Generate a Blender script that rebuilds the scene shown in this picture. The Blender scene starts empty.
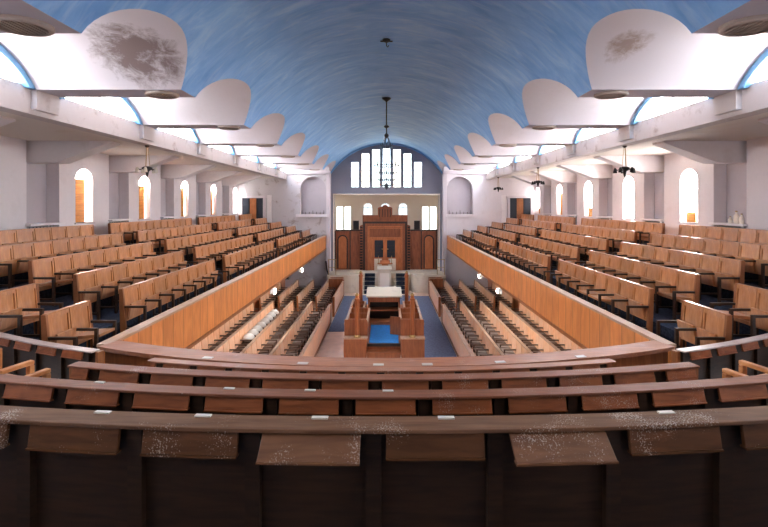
import bpy, math, random
from math import sin, cos, pi, sqrt, radians, asin, atan2
random.seed(7)
S = bpy.context.scene
C = S.collection
FPX, U0, V0 = 440.0, 386.5, 205.0
EYE = 5.1                      # eye height above the main floor; everything below is written relative to the eye
TOP = []                       # top-level objects, lifted by EYE at the end

# ------------------------------------------------------------------ materials
def lin(c):
    c = c / 255.0
    return c / 12.92 if c <= 0.04045 else ((c + 0.055) / 1.055) ** 2.4
def rgb(r, g, b): return (lin(r), lin(g), lin(b), 1.0)
def new_mat(name):
    m = bpy.data.materials.new(name); m.use_nodes = True
    nt = m.node_tree
    return m, nt, nt.nodes['Principled BSDF']
def node(nt, kind, **kw):
    n = nt.nodes.new(kind)
    for k, v in kw.items():
        if k in n.inputs: n.inputs[k].default_value = v
        else: setattr(n, k, v)
    return n
def coords(nt, scale, kind='Object', rot=(0, 0, 0)):
    t = node(nt, 'ShaderNodeTexCoord'); mp = node(nt, 'ShaderNodeMapping')
    mp.inputs['Scale'].default_value = scale; mp.inputs['Rotation'].default_value = rot
    nt.links.new(t.outputs[kind], mp.inputs['Vector'])
    return mp.outputs['Vector']
def ramp(nt, fac, stops):
    r = node(nt, 'ShaderNodeValToRGB')
    e = r.color_ramp.elements
    while len(e) < len(stops): e.new(0.5)
    for i, (p, c) in enumerate(stops):
        e[i].position = p; e[i].color = c
    nt.links.new(fac, r.inputs['Fac'])
    return r.outputs['Color']
def mix(nt, fac, a, b, mode='MIX'):
    m = node(nt, 'ShaderNodeMix', data_type='RGBA', blend_type=mode)
    for s, v in ((0, fac), (6, a), (7, b)):
        if isinstance(v, (int, float)): m.inputs[s].default_value = v
        elif isinstance(v, tuple): m.inputs[s].default_value = v
        else: nt.links.new(v, m.inputs[s])
    return m.outputs[2]
def flat(name, col, rough=0.6, metal=0.0, var=0.12, scale=3.0, spec=0.5):
    m, nt, b = new_mat(name)
    n = node(nt, 'ShaderNodeTexNoise', Scale=scale, Detail=5.0)
    nt.links.new(coords(nt, (1, 1, 1)), n.inputs['Vector'])
    lo = tuple(c * (1 - var) for c in col[:3]) + (1,); hi = tuple(min(1, c * (1 + var)) for c in col[:3]) + (1,)
    nt.links.new(ramp(nt, n.outputs['Fac'], [(0.3, lo), (0.7, hi)]), b.inputs['Base Color'])
    b.inputs['Roughness'].default_value = rough; b.inputs['Metallic'].default_value = metal
    b.inputs['Specular IOR Level'].default_value = spec
    return m
def wood(name, light, dark, grain=(1, 1, 14), rough=0.4, boards=None, speck=0.0, vary=0.16, spec=0.5, dust=0.0):
    """grain: which way the figure is squeezed; boards: (axis index, width) of separate boards; speck: white flecks; dust: pale film"""
    m, nt, b = new_mat(name)
    v = coords(nt, grain)
    n = node(nt, 'ShaderNodeTexNoise', Scale=3.0, Detail=6.0, Distortion=0.6)
    nt.links.new(v, n.inputs['Vector'])
    col = ramp(nt, n.outputs['Fac'], [(0.3, dark), (0.66, light)])
    info = node(nt, 'ShaderNodeObjectInfo')
    hsv = node(nt, 'ShaderNodeHueSaturation')
    mr = node(nt, 'ShaderNodeMapRange'); mr.inputs['To Min'].default_value = 1 - vary; mr.inputs['To Max'].default_value = 1 + vary
    if boards:
        ax, wd = boards
        t = node(nt, 'ShaderNodeTexCoord'); sp = node(nt, 'ShaderNodeSeparateXYZ'); nt.links.new(t.outputs['Object'], sp.inputs[0])
        d = node(nt, 'ShaderNodeMath', operation='DIVIDE'); nt.links.new(sp.outputs[ax], d.inputs[0]); d.inputs[1].default_value = wd
        f = node(nt, 'ShaderNodeMath', operation='FLOOR'); nt.links.new(d.outputs[0], f.inputs[0])
        wn = node(nt, 'ShaderNodeTexWhiteNoise', noise_dimensions='1D'); nt.links.new(f.outputs[0], wn.inputs['W'])
        nt.links.new(wn.outputs['Value'], mr.inputs['Value'])
    else:
        nt.links.new(info.outputs['Random'], mr.inputs['Value'])
    nt.links.new(mr.outputs[0], hsv.inputs['Value']); nt.links.new(col, hsv.inputs['Color'])
    col = hsv.outputs['Color']
    if boards:
        fr = node(nt, 'ShaderNodeMath', operation='FRACT'); nt.links.new(d.outputs[0], fr.inputs[0])
        lt = node(nt, 'ShaderNodeMath', operation='LESS_THAN'); nt.links.new(fr.outputs[0], lt.inputs[0]); lt.inputs[1].default_value = 0.035
        col = mix(nt, lt.outputs[0], col, tuple(c * 0.45 for c in dark[:3]) + (1,))
    if dust:
        n3 = node(nt, 'ShaderNodeTexNoise', Scale=2.2, Detail=4.0)
        nt.links.new(coords(nt, (1, 1, 1)), n3.inputs['Vector'])
        f3 = ramp(nt, n3.outputs['Fac'], [(0.35, (0, 0, 0, 1)), (0.75, (dust, dust, dust, 1))])
        col = mix(nt, f3, col, rgb(205, 190, 182))
    if speck:
        v2 = coords(nt, (1, 1, 1))
        n2 = node(nt, 'ShaderNodeTexNoise', Scale=150.0, Detail=2.0); nt.links.new(v2, n2.inputs['Vector'])
        n4 = node(nt, 'ShaderNodeTexNoise', Scale=5.0, Detail=2.0); nt.links.new(v2, n4.inputs['Vector'])
        mu = node(nt, 'ShaderNodeMath', operation='MULTIPLY'); nt.links.new(n2.outputs['Fac'], mu.inputs[0]); nt.links.new(n4.outputs['Fac'], mu.inputs[1])
        f2 = ramp(nt, mu.outputs[0], [(0.40 - 0.04 * speck, (0, 0, 0, 1)), (0.46 - 0.04 * speck, (0.6, 0.6, 0.6, 1))])
        col = mix(nt, f2, col, rgb(215, 200, 185))
    nt.links.new(col, b.inputs['Base Color'])
    b.inputs['Roughness'].default_value = rough; b.inputs['Specular IOR Level'].default_value = spec
    bu = node(nt, 'ShaderNodeBump', Strength=0.08, Distance=0.01); nt.links.new(n.outputs['Fac'], bu.inputs['Height']); nt.links.new(bu.outputs[0], b.inputs['Normal'])
    return m
def plaster(name, col, stain=None, amount=0.5, scale=1.2, rough=0.8, fine=9.0):
    m, nt, b = new_mat(name)
    v = coords(nt, (1, 1, 1))
    n = node(nt, 'ShaderNodeTexNoise', Scale=scale, Detail=8.0, Roughness=0.62, Distortion=0.4); nt.links.new(v, n.inputs['Vector'])
    n2 = node(nt, 'ShaderNodeTexNoise', Scale=fine, Detail=5.0); nt.links.new(v, n2.inputs['Vector'])
    c = mix(nt, n2.outputs['Fac'], tuple(x * 0.93 for x in col[:3]) + (1,), col)
    if stain:
        f = ramp(nt, n.outputs['Fac'], [(0.56, (0, 0, 0, 1)), (0.75, (amount,) * 3 + (1,))])
        c = mix(nt, f, c, stain)
    nt.links.new(c, b.inputs['Base Color']); b.inputs['Roughness'].default_value = rough
    bu = node(nt, 'ShaderNodeBump', Strength=0.15, Distance=0.01); nt.links.new(n2.outputs['Fac'], bu.inputs['Height']); nt.links.new(bu.outputs[0], b.inputs['Normal'])
    return m
def glow(name, col, strength):
    m, nt, b = new_mat(name)
    b.inputs['Base Color'].default_value = col; b.inputs['Roughness'].default_value = 0.3
    b.inputs['Emission Color'].default_value = col; b.inputs['Emission Strength'].default_value = strength
    return m

def vault_mat():
    m, nt, b = new_mat('blue_vault_paint')
    n = node(nt, 'ShaderNodeTexNoise', Scale=1.6, Detail=7.0, Roughness=0.6, Distortion=0.8); nt.links.new(coords(nt, (0.55, 1.5, 0.9)), n.inputs['Vector'])
    n2 = node(nt, 'ShaderNodeTexNoise', Scale=4.5, Detail=6.0, Distortion=0.5); nt.links.new(coords(nt, (0.45, 2.2, 0.45), rot=(0, 0, 0.25)), n2.inputs['Vector'])
    c = ramp(nt, n.outputs['Fac'], [(0.3, rgb(108, 160, 220)), (0.55, rgb(134, 182, 232)), (0.8, rgb(174, 210, 240))])
    f = ramp(nt, n2.outputs['Fac'], [(0.5, (0, 0, 0, 1)), (0.78, (0.4, 0.4, 0.4, 1))])
    c = mix(nt, f, c, rgb(190, 214, 234))
    nt.links.new(c, b.inputs['Base Color']); b.inputs['Roughness'].default_value = 0.6
    bu = node(nt, 'ShaderNodeBump', Strength=0.22, Distance=0.03); nt.links.new(n2.outputs['Fac'], bu.inputs['Height']); nt.links.new(bu.outputs[0], b.inputs['Normal'])
    return m
def stained_white(name, centre, rad, col, dirt, thr=0.5, sc=(1, 1, 1)):
    """white plaster with one patch of dirt round a point of the object"""
    m, nt, b = new_mat(name)
    t = node(nt, 'ShaderNodeTexCoord')
    d = node(nt, 'ShaderNodeVectorMath', operation='DISTANCE'); nt.links.new(t.outputs['Object'], d.inputs[0]); d.inputs[1].default_value = centre
    mr = node(nt, 'ShaderNodeMapRange'); nt.links.new(d.outputs['Value'], mr.inputs['Value'])
    mr.inputs['From Min'].default_value = rad * 0.15; mr.inputs['From Max'].default_value = rad; mr.inputs['To Min'].default_value = 1.0; mr.inputs['To Max'].default_value = 0.0
    n = node(nt, 'ShaderNodeTexNoise', Scale=3.6, Detail=11.0, Roughness=0.78, Distortion=0.5); nt.links.new(t.outputs['Object'], n.inputs['Vector'])
    mu = node(nt, 'ShaderNodeMath', operation='MULTIPLY'); nt.links.new(mr.outputs[0], mu.inputs[0]); nt.links.new(n.outputs['Fac'], mu.inputs[1])
    f = ramp(nt, mu.outputs[0], [(thr - 0.17, (0, 0, 0, 1)), (thr, (0.75,) * 3 + (1,))])
    nt.links.new(mix(nt, f, col, dirt), b.inputs['Base Color']); b.inputs['Roughness'].default_value = 0.75
    return m

M = {}
M['vault'] = vault_mat()
WHITE = rgb(218, 209, 213)
M['white'] = plaster('white_plaster', WHITE, rgb(190, 172, 165), 0.25)
M['white_dirty'] = stained_white('stained_white_plaster', (-3.9, 6.9, 2.4), 1.5, WHITE, rgb(96, 58, 40), 0.47)
M['white_marked'] = stained_white('marked_white_plaster', (3.7, 6.7, 2.3), 0.7, WHITE, rgb(150, 120, 100), 0.42)
M['soffit'] = plaster('grey_soffit_paint', rgb(212, 206, 216), rgb(176, 168, 174), 0.3)
M['beam'] = plaster('peeling_beam_paint', rgb(208, 198, 195), rgb(138, 108, 92), 0.9, 2.2)
M['aisle_ceiling'] = plaster('aisle_ceiling_paint', rgb(230, 220, 210), rgb(196, 178, 130), 0.5, 0.8)
M['wall'] = plaster('pale_wall_paint', rgb(232, 225, 228), rgb(200, 186, 184), 0.4)
M['recess'] = plaster('shade_toned_wall_paint', rgb(190, 182, 188), rgb(160, 150, 156), 0.4)  # wall paint greyed: the shade inside recesses is put into the colour
M['bracket'] = plaster('bracket_paint', rgb(242, 236, 237), rgb(200, 184, 178), 0.35)
M['arch_grey'] = plaster('grey_arch_wall_paint', rgb(142, 142, 156), rgb(120, 120, 134), 0.4)
M['peel'] = plaster('peeling_end_wall', rgb(206, 200, 202), rgb(138, 118, 104), 0.85, 2.4)
M['cream'] = plaster('cream_plaster', rgb(246, 234, 220), rgb(228, 208, 186), 0.3)
M['blue_trim'] = flat('sky_blue_trim', rgb(120, 172, 214), 0.5)
M['pane'] = glow('daylit_frosted_glass', (1.0, 1.0, 1.0, 1), 10.0)
M['pane_low'] = glow('daylit_window_glass', (1.0, 0.99, 0.97, 1), 13.0)
M['pane_end'] = glow('daylit_end_window_glass', (1.0, 0.99, 0.97, 1), 3.5)
M['pane_ark'] = glow('daylit_ark_glass', (0.86, 0.98, 0.92, 1), 0.9)
M['pane_arch'] = glow('daylit_blue_glass', (0.78, 0.9, 0.98, 1), 0.32)
M['pane_tall'] = [glow('tall_glass_' + n, c, 0.9) for n, c in (('cyan', (0.8, 0.94, 1, 1)), ('cream', (1, 0.96, 0.84, 1)), ('mint', (0.84, 1, 0.93, 1)))]
M['board'] = wood('orange_board', rgb(226, 158, 70), rgb(196, 122, 42), (1, 1, 6), 0.6, (2, 0.16))
M['pew'] = wood('honey_oak', rgb(214, 148, 92), rgb(182, 112, 62), (1.0, 6, 1.0), 0.28, vary=0.13, dust=0.4)
_b = M['pew'].node_tree.nodes['Principled BSDF']; _b.inputs['Coat Weight'].default_value = 0.7; _b.inputs['Coat Roughness'].default_value = 0.25
M['pew_back'] = wood('brown_oak_back', rgb(120, 74, 44), rgb(92, 54, 32), (1, 8, 1), 0.45)
M['frame'] = wood('oak_frame', rgb(168, 104, 60), rgb(134, 78, 42), (1, 8, 1), 0.4)
M['arm'] = wood('dark_stained_wood', rgb(66, 44, 32), rgb(40, 27, 20), (1, 8, 8), 0.35)
M['arm_floor'] = flat('dusty_dark_arm', rgb(96, 76, 66), 0.4)
M['arm_light'] = wood('worn_orange_wood', rgb(216, 148, 92), rgb(186, 112, 60), (3, 3, 3), 0.35)
M['rear'] = wood('dark_walnut', rgb(62, 41, 27), rgb(40, 27, 18), (1.4, 1, 12), 0.42, speck=0.0, vary=0.12)
M['rear_flap'] = wood('walnut_flap', rgb(162, 92, 52), rgb(126, 68, 38), (1.4, 10, 10), 0.4, speck=0.35, vary=0.12)
M['rear_flap_deep'] = wood('deep_walnut_flap', rgb(108, 68, 40), rgb(82, 50, 28), (1.4, 10, 10), 0.45, speck=0.35, vary=0.12, spec=0.3)
M['rear_flap_dirty'] = wood('flaked_walnut_flap', rgb(136, 92, 60), rgb(106, 68, 44), (1.4, 10, 10), 0.45, speck=1.6, vary=0.05)
M['ledge'] = wood('dusty_walnut_ledge', rgb(150, 92, 64), rgb(120, 70, 48), (1.2, 12, 12), 0.5, speck=0.3, vary=0.08, dust=0.08, spec=0.2)
M['ledge_dirty'] = wood('flaked_walnut_ledge', rgb(128, 90, 64), rgb(100, 68, 48), (1.2, 12, 12), 0.62, speck=1.1, vary=0.04, dust=0.06, spec=0.12)
M['ledge_warm'] = wood('warm_oak_ledge', rgb(180, 112, 74), rgb(148, 86, 54), (1.2, 12, 12), 0.42, speck=0.3, vary=0.05, dust=0.2, spec=0.4)
M['ledge_pale'] = wood('sunlit_toned_ledge', rgb(214, 196, 188), rgb(184, 160, 150), (1.2, 12, 12), 0.3, vary=0.05, dust=0.5)  # pale tone and film paint the light falling on the outer ledges
M['fascia'] = wood('orange_panelling', rgb(234, 152, 86), rgb(210, 126, 66), (3, 3, 0.7), 0.35, (1, 0.36), vary=0.1)
M['cap'] = wood('dusty_cap', rgb(206, 164, 132), rgb(176, 132, 100), (8, 1, 8), 0.35, dust=0.5)
M['ark'] = wood('ark_walnut', rgb(146, 84, 52), rgb(112, 60, 36), (5, 5, 0.8), 0.4, vary=0.06)
M['ark_light'] = wood('ark_mahogany', rgb(188, 112, 66), rgb(154, 86, 48), (5, 5, 0.8), 0.4, vary=0.05)
M['ark_dark'] = flat('ark_dark_inlay', rgb(44, 27, 22), 0.45)
M['door_cloth'] = flat('navy_door_panel', rgb(24, 32, 46), 0.5)
M['pink'] = wood('pale_pew_oak', rgb(246, 192, 150), rgb(222, 160, 118), (1, 5, 1), 0.34, vary=0.1, dust=0.4)
M['bimah'] = wood('bimah_oak', rgb(176, 104, 62), rgb(142, 78, 44), (6, 6, 0.8), 0.35, vary=0.08)
M['seat_dark'] = flat('dark_seat_leather', rgb(84, 64, 56), 0.4)
M['seat_grey'] = flat('dusty_seat', rgb(138, 124, 118), 0.5)
M['seat_white'] = flat('white_seat_cover', rgb(236, 234, 232), 0.7)
M['carpet'] = flat('blue_carpet', rgb(116, 128, 154), 0.95, var=0.2, scale=14, spec=0.1)
M['carpet_bright'] = flat('bright_blue_carpet', rgb(62, 132, 196), 0.95, var=0.15, scale=14, spec=0.1)
M['carpet_dark'] = flat('dark_balcony_carpet', rgb(44, 50, 64), 0.95, var=0.5, scale=22, spec=0.1)
M['floor'] = flat('bare_floor', rgb(240, 216, 198), 0.6)
M['stone'] = plaster('cream_stone', rgb(226, 212, 192), rgb(176, 156, 134), 0.5, 2.5)
M['dark'] = flat('black_metal', rgb(34, 30, 30), 0.4, 0.4)
M['steel'] = flat('grey_steel', rgb(84, 92, 104), 0.35, 0.7)
M['brass'] = flat('dull_brass', rgb(176, 146, 96), 0.35, 0.6)
M['glass'] = flat('milky_glass', rgb(228, 222, 206), 0.25)
M['lens'] = glow('added_glow_lens', (1, 0.95, 0.86, 1), 0.3)  # glow added so the floodlight lenses look switched on
M['vent'] = flat('beige_grille', rgb(176, 160, 150), 0.6)
M['vent_dark'] = flat('brown_grille_slots', rgb(92, 74, 66), 0.6)
M['plate'] = flat('ivory_plate', rgb(216, 206, 196), 0.4)
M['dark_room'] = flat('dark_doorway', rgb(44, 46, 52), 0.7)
M['grey_box'] = flat('grey_box_paint', rgb(136, 140, 136), 0.5)

# ------------------------------------------------------------------ mesh helpers
class MB:
    def __init__(s): s.v = []; s.f = []; s.smooth = False
    def poly(s, pts):
        n = len(s.v); s.v += [tuple(p) for p in pts]; s.f.append(tuple(range(n, n + len(pts)))); return s
    def hexa(s, p):            # eight points: bottom ring of four, top ring of four
        n = len(s.v); s.v += [tuple(q) for q in p]
        for f in ((3, 2, 1, 0), (4, 5, 6, 7), (0, 1, 5, 4), (1, 2, 6, 5), (2, 3, 7, 6), (3, 0, 4, 7)): s.f.append(tuple(n + i for i in f))
        return s
    def box(s, x0, x1, y0, y1, z0, z1):
        return s.hexa([(x0, y0, z0), (x1, y0, z0), (x1, y1, z0), (x0, y1, z0), (x0, y0, z1), (x1, y0, z1), (x1, y1, z1), (x0, y1, z1)])
    def prism(s, pts, fn, a, b):   # closed 2-D outline pushed from a to b; fn(p, q, d) -> xyz
        n = len(s.v); k = len(pts)
        s.v += [fn(p, q, a) for p, q in pts] + [fn(p, q, b) for p, q in pts]
        s.f.append(tuple(n + i for i in reversed(range(k)))); s.f.append(tuple(n + k + i for i in range(k)))
        for i in range(k): s.f.append((n + i, n + (i + 1) % k, n + k + (i + 1) % k, n + k + i))
        return s
    def lathe(s, prof, cx=0, cy=0, n=16):
        b = len(s.v)
        for r, z in prof:
            for i in range(n): s.v.append((cx + r * cos(2 * pi * i / n), cy + r * sin(2 * pi * i / n), z))
        for j in range(len(prof) - 1):
            for i in range(n): s.f.append((b + j * n + i, b + j * n + (i + 1) % n, b + (j + 1) * n + (i + 1) % n, b + (j + 1) * n + i))
        s.f.append(tuple(b + i for i in reversed(range(n)))); s.f.append(tuple(b + (len(prof) - 1) * n + i for i in range(n)))
        return s
    def tube(s, pts, r, n=8):
        from mathutils import Vector
        b = len(s.v); P = [Vector(p) for p in pts]
        for i, p in enumerate(P):
            d = (P[min(i + 1, len(P) - 1)] - P[max(i - 1, 0)]).normalized()
            a = d.orthogonal().normalized() if i == 0 else (a - d * a.dot(d)).normalized()
            c = d.cross(a)
            for k in range(n): s.v.append(tuple(p + r * (a * cos(2 * pi * k / n) + c * sin(2 * pi * k / n))))
        for i in range(len(P) - 1):
            for k in range(n): s.f.append((b + i * n + k, b + i * n + (k + 1) % n, b + (i + 1) * n + (k + 1) % n, b + (i + 1) * n + k))
        s.f.append(tuple(b + k for k in reversed(range(n)))); s.f.append(tuple(b + (len(P) - 1) * n + k for k in range(n)))
        return s
    def torus(s, cz, R, r, n=28, m=6, cx=0, cy=0):
        b = len(s.v)
        for i in range(n):
            for j in range(m):
                a, t = 2 * pi * i / n, 2 * pi * j / m
                s.v.append((cx + (R + r * cos(t)) * cos(a), cy + (R + r * cos(t)) * sin(a), cz + r * sin(t)))
        for i in range(n):
            for j in range(m): s.f.append((b + i * m + j, b + ((i + 1) % n) * m + j, b + ((i + 1) % n) * m + (j + 1) % m, b + i * m + (j + 1) % m))
        return s
    def grid(s, rows):         # list of rows of points
        b = len(s.v); k = len(rows[0])
        for r in rows: s.v += [tuple(p) for p in r]
        for i in range(len(rows) - 1):
            for j in range(k - 1): s.f.append((b + i * k + j, b + i * k + j + 1, b + (i + 1) * k + j + 1, b + (i + 1) * k + j))
        return s
    def mesh(s, name, mat, smooth=False):
        me = bpy.data.meshes.new(name); me.from_pydata(s.v, [], s.f); me.materials.append(mat); me.update()
        import bmesh
        bm = bmesh.new(); bm.from_mesh(me); bmesh.ops.recalc_face_normals(bm, faces=bm.faces); bm.to_mesh(me); bm.free()
        if smooth or s.smooth:
            for p in me.polygons: p.use_smooth = True
        return me
def link(name, me, parent=None, loc=(0, 0, 0), rot=(0, 0, 0)):
    o = bpy.data.objects.new(name, me); C.objects.link(o); o.location = loc; o.rotation_euler = rot
    if parent: o.parent = parent
    else: TOP.append(o)
    return o
def part(name, mb, mat, parent, absolute=False, smooth=False, loc=(0, 0, 0), bevel=0):
    """absolute: the mesh is written in scene coordinates, so undo the parent's place"""
    o = link(name, mb.mesh(name, mat, smooth), parent, loc)
    if absolute: o.location = tuple(-c for c in parent.location)
    if bevel:
        b = o.modifiers.new('edge', 'BEVEL'); b.width = bevel; b.segments = 2; b.limit_method = 'ANGLE'
    return o
def tag(o, label, cat, group=None):
    o['label'] = label; o['category'] = cat
    if group: o['group'] = group
    return o
def thing(name, label, cat, loc=(0, 0, 0), rot=0.0, group=None):
    o = link(name, None, None, loc, (0, 0, rot)); return tag(o, label, cat, group)
def struct(name, mb, mat, parent=None, smooth=False):
    o = link(name, mb.mesh(name, mat, smooth), parent)
    if not parent: o['kind'] = 'structure'
    return o
SIDE = {-1: 'boarded-window balcony', 1: 'clear-window balcony'}
ORD = ['first', 'second', 'third', 'fourth', 'fifth', 'sixth', 'seventh', 'eighth', 'ninth', 'tenth', 'eleventh', 'twelfth']

# ------------------------------------------------------------------ ceiling: barrel vault with groined side bays
XF, ZF, ZC = 3.47, 1.95, 3.80
RV = (XF * XF + (ZC - ZF) ** 2) / (2 * (ZC - ZF)); CV = ZC - RV
PITCH, XB = 3.267, 6.02
YEND = 27.03; XA = 6.3
fins = []                                     # (near, far) of each rib
for k in range(-2, 7):
    n0 = 7.43 + PITCH * (k - 1); fins.append((n0, n0 + (0.84 if k == 0 else 0.55)))
RISE = 0.62
def vx(z): return sqrt(max(RV * RV - (z - CV) ** 2, 0))
bays = [(fins[i][1], fins[i + 1][0]) for i in range(len(fins) - 1)] + [(fins[-1][1], YEND)]
def bay_h(t): return RISE * max(0, 1 - t * t) ** (0.5 if t < 0 else 0.85)
def lip(y):                                   # lower edge of the vault at y
    for a, b in bays:
        if a < y < b:
            t = (y - (a + b) / 2) / ((b - a) / 2)
            return ZF + bay_h(t)
    return ZF
ys = []
for (a, b) in fins: ys += [a, b]
for a, b in bays:
    for i in range(1, 24): ys.append((a + b) / 2 - (b - a) / 2 * cos(pi * i / 24))
ys = sorted(set(ys)) + [YEND]
rows = []
for y in ys:
    z0 = lip(y); th = asin(min(1, vx(z0) / RV)); th = th if z0 >= CV else pi - th
    rows.append([(RV * sin(th * (2 * j / 40 - 1)), y, CV + RV * cos(th * (2 * j / 40 - 1))) for j in range(41)])
ceil = struct('ceiling', MB().grid(rows), M['vault'], smooth=True)
for side in (-1, 1):
    for i, (a, b) in enumerate(bays):
        rr = []
        for j in range(33):
            t = -cos(pi * j / 32); y = (a + b) / 2 + (b - a) / 2 * t; z = ZF + bay_h(t)
            rr.append([(side * (vx(z) * (1 - q / 6) + (XB + 0.06) * q / 6), y, z) for q in range(7)])
        mat = M['white']
        if abs(a - 5.0) < 0.3: mat = M['white_dirty'] if side < 0 else M['white_marked']
        part('bay_vault', MB().grid(rr), mat, ceil, smooth=True)
    for a, b in fins:
        # each rib: soffit plus the small upright end at the vault
        part('rib_soffit', MB().poly([(side * XF, a, ZF), (side * XF, b, ZF), (side * (XB + 0.06), b, ZF), (side * (XB + 0.06), a, ZF)]), M['soffit'], ceil)
# clerestory windows
nwin = 0
for side in (-1, 1):
    for i, (a, b) in enumerate(bays):
        nwin += 1
        yc, hw = (a + b) / 2, (b - a) / 2
        pts = [(yc + hw * cos(pi * j / 24), ZF + bay_h(cos(pi * j / 24))) for j in range(25)]
        w = struct('window_%d' % nwin, MB().prism(pts, lambda p, q, d: (side * d, p, q), XB + 0.08, XB + 0.1), M['pane'])
        fr = MB()
        for j in range(24):
            t0, t1 = pi * j / 24, pi * (j + 1) / 24
            P = []
            for d in (XB - 0.10, XB + 0.07):
                for (t, s_) in ((t0, 1.0), (t1, 1.0), (t1, 0.0), (t0, 0.0)):
                    e = 0.0 if s_ else 0.13
                    P.append((side * d, yc + (hw - e) * cos(t), ZF + (1 - e * 1.2 / RISE * 0.8) * bay_h(cos(t))))
            fr.hexa(P)
        part('window_frame', fr, M['blue_trim'], w)
        mu = MB().box(*(sorted((side * (XB + 0.05), side * (XB + 0.08)))), yc - 0.015, yc + 0.015, ZF, ZF + RISE - 0.02)
        part('window_frame', mu, M['white'], w)
# long beams, blocks under the ribs
for side in (-1, 1):
    b = MB().box(*sorted((side * XB, side * (XB + 0.30))), -2.6, 26.6, 1.54, 2.0)
    bo = struct('beam', b, M['beam'])
    for a, c in fins:
        part('beam_block', MB().box(*sorted((side * (XB - 0.10), side * XB)), a + 0.02, c - 0.02, 1.62, ZF), M['beam'], bo)
    s_ = MB().box(*sorted((side * (XB + 0.3), side * 9.4)), -2.6, 26.6, 1.62, 1.75)
    struct('ceiling_aisle', s_, M['aisle_ceiling'])
    # round vents under the ribs
    vis = [f for f in fins if 3 < f[0] < 24]
    for n_, (a, c) in enumerate(vis):
        y = (a + c) / 2 + (0.16 if c - a > 0.7 else 0); r = 0.25 if (c - a) < 0.7 else 0.27
        o = thing('ceiling_vent', 'round vent under white ceiling rib, %s from the ark, above %s' % (ORD[len(vis) - 1 - n_], SIDE[side]), 'vent', (side * 3.93, y, ZF), 0, 'round vents under the ceiling ribs')
        rim = MB()
        prof = [(r - 0.05, 0.0), (r, 0.0), (r, -0.035), (r - 0.02, -0.05), (r - 0.05, -0.05)]
        bb = len(rim.v); N = 24
        for (q, z) in prof:
            for i in range(N): rim.v.append((1.12 * q * cos(2 * pi * i / N), 0.95 * q * sin(2 * pi * i / N), z))
        for j in range(5):
            for i in range(N): rim.f.append((bb + j * N + i, bb + j * N + (i + 1) % N, bb + ((j + 1) % 5) * N + (i + 1) % N, bb + ((j + 1) % 5) * N + i))
        part('rim', rim, M['vent'], o)
        pl = MB(); pl.prism([(1.12 * (r - 0.04) * cos(2 * pi * i / N), 0.95 * (r - 0.04) * sin(2 * pi * i / N)) for i in range(N)], lambda p, q, d: (p, q, d), -0.012, 0.0)
        part('backing', pl, M['vent_dark'], o)
        g = MB()
        for q in range(-3, 4):
            x = q * 0.055; h = 0.95 * (r - 0.04) * sqrt(max(0.05, 1 - (x / (1.12 * (r - 0.04))) ** 2))
            g.box(x - 0.013, x + 0.013, -h, h, -0.04, -0.008)
        part('grille', g, M['vent'], o)

# ------------------------------------------------------------------ outer walls with arched windows
def arch_panel(mb, fn, u0, u1, v0, v1, uc, hw, vb, vt, depth):
    """wall piece u0..u1, v0..v1 with a round-headed hole (centre uc, half width hw, sill vb, crown vt) and its reveal; fn(u, v, d)"""
    sp = vt - hw; N = 12
    arc = [(uc + hw * cos(pi * i / N), sp + hw * sin(pi * i / N)) for i in range(N + 1)]
    P = lambda u, v: fn(u, v, 0.0)
    mb.poly([P(u0, v0), P(u0, v1), P(uc - hw, v1), P(uc - hw, v0)]); mb.poly([P(uc + hw, v0), P(uc + hw, v1), P(u1, v1), P(u1, v0)])
    if vb > v0: mb.poly([P(uc - hw, v0), P(uc - hw, vb), P(uc + hw, vb), P(uc + hw, v0)])
    for (a, b) in zip(arc, arc[1:]): mb.poly([P(*a), P(*b), P(b[0], v1), P(a[0], v1)])
    ring = [(uc - hw, vb), (uc + hw, vb)] + arc
    ring2 = ring[1:] + ring[:1]
    for a, b in zip(ring, ring2): mb.poly([fn(a[0], a[1], 0), fn(b[0], b[1], 0), fn(b[0], b[1], depth), fn(a[0], a[1], depth)])
    return ring
XW, WB, WT = 9.0, -0.52, 1.08
wy = [13.11 + PITCH * i for i in range(5)]
ry = [(11.0 + PITCH * i, 12.1 + PITCH * i) for i in range(-2, 5)]
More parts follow.
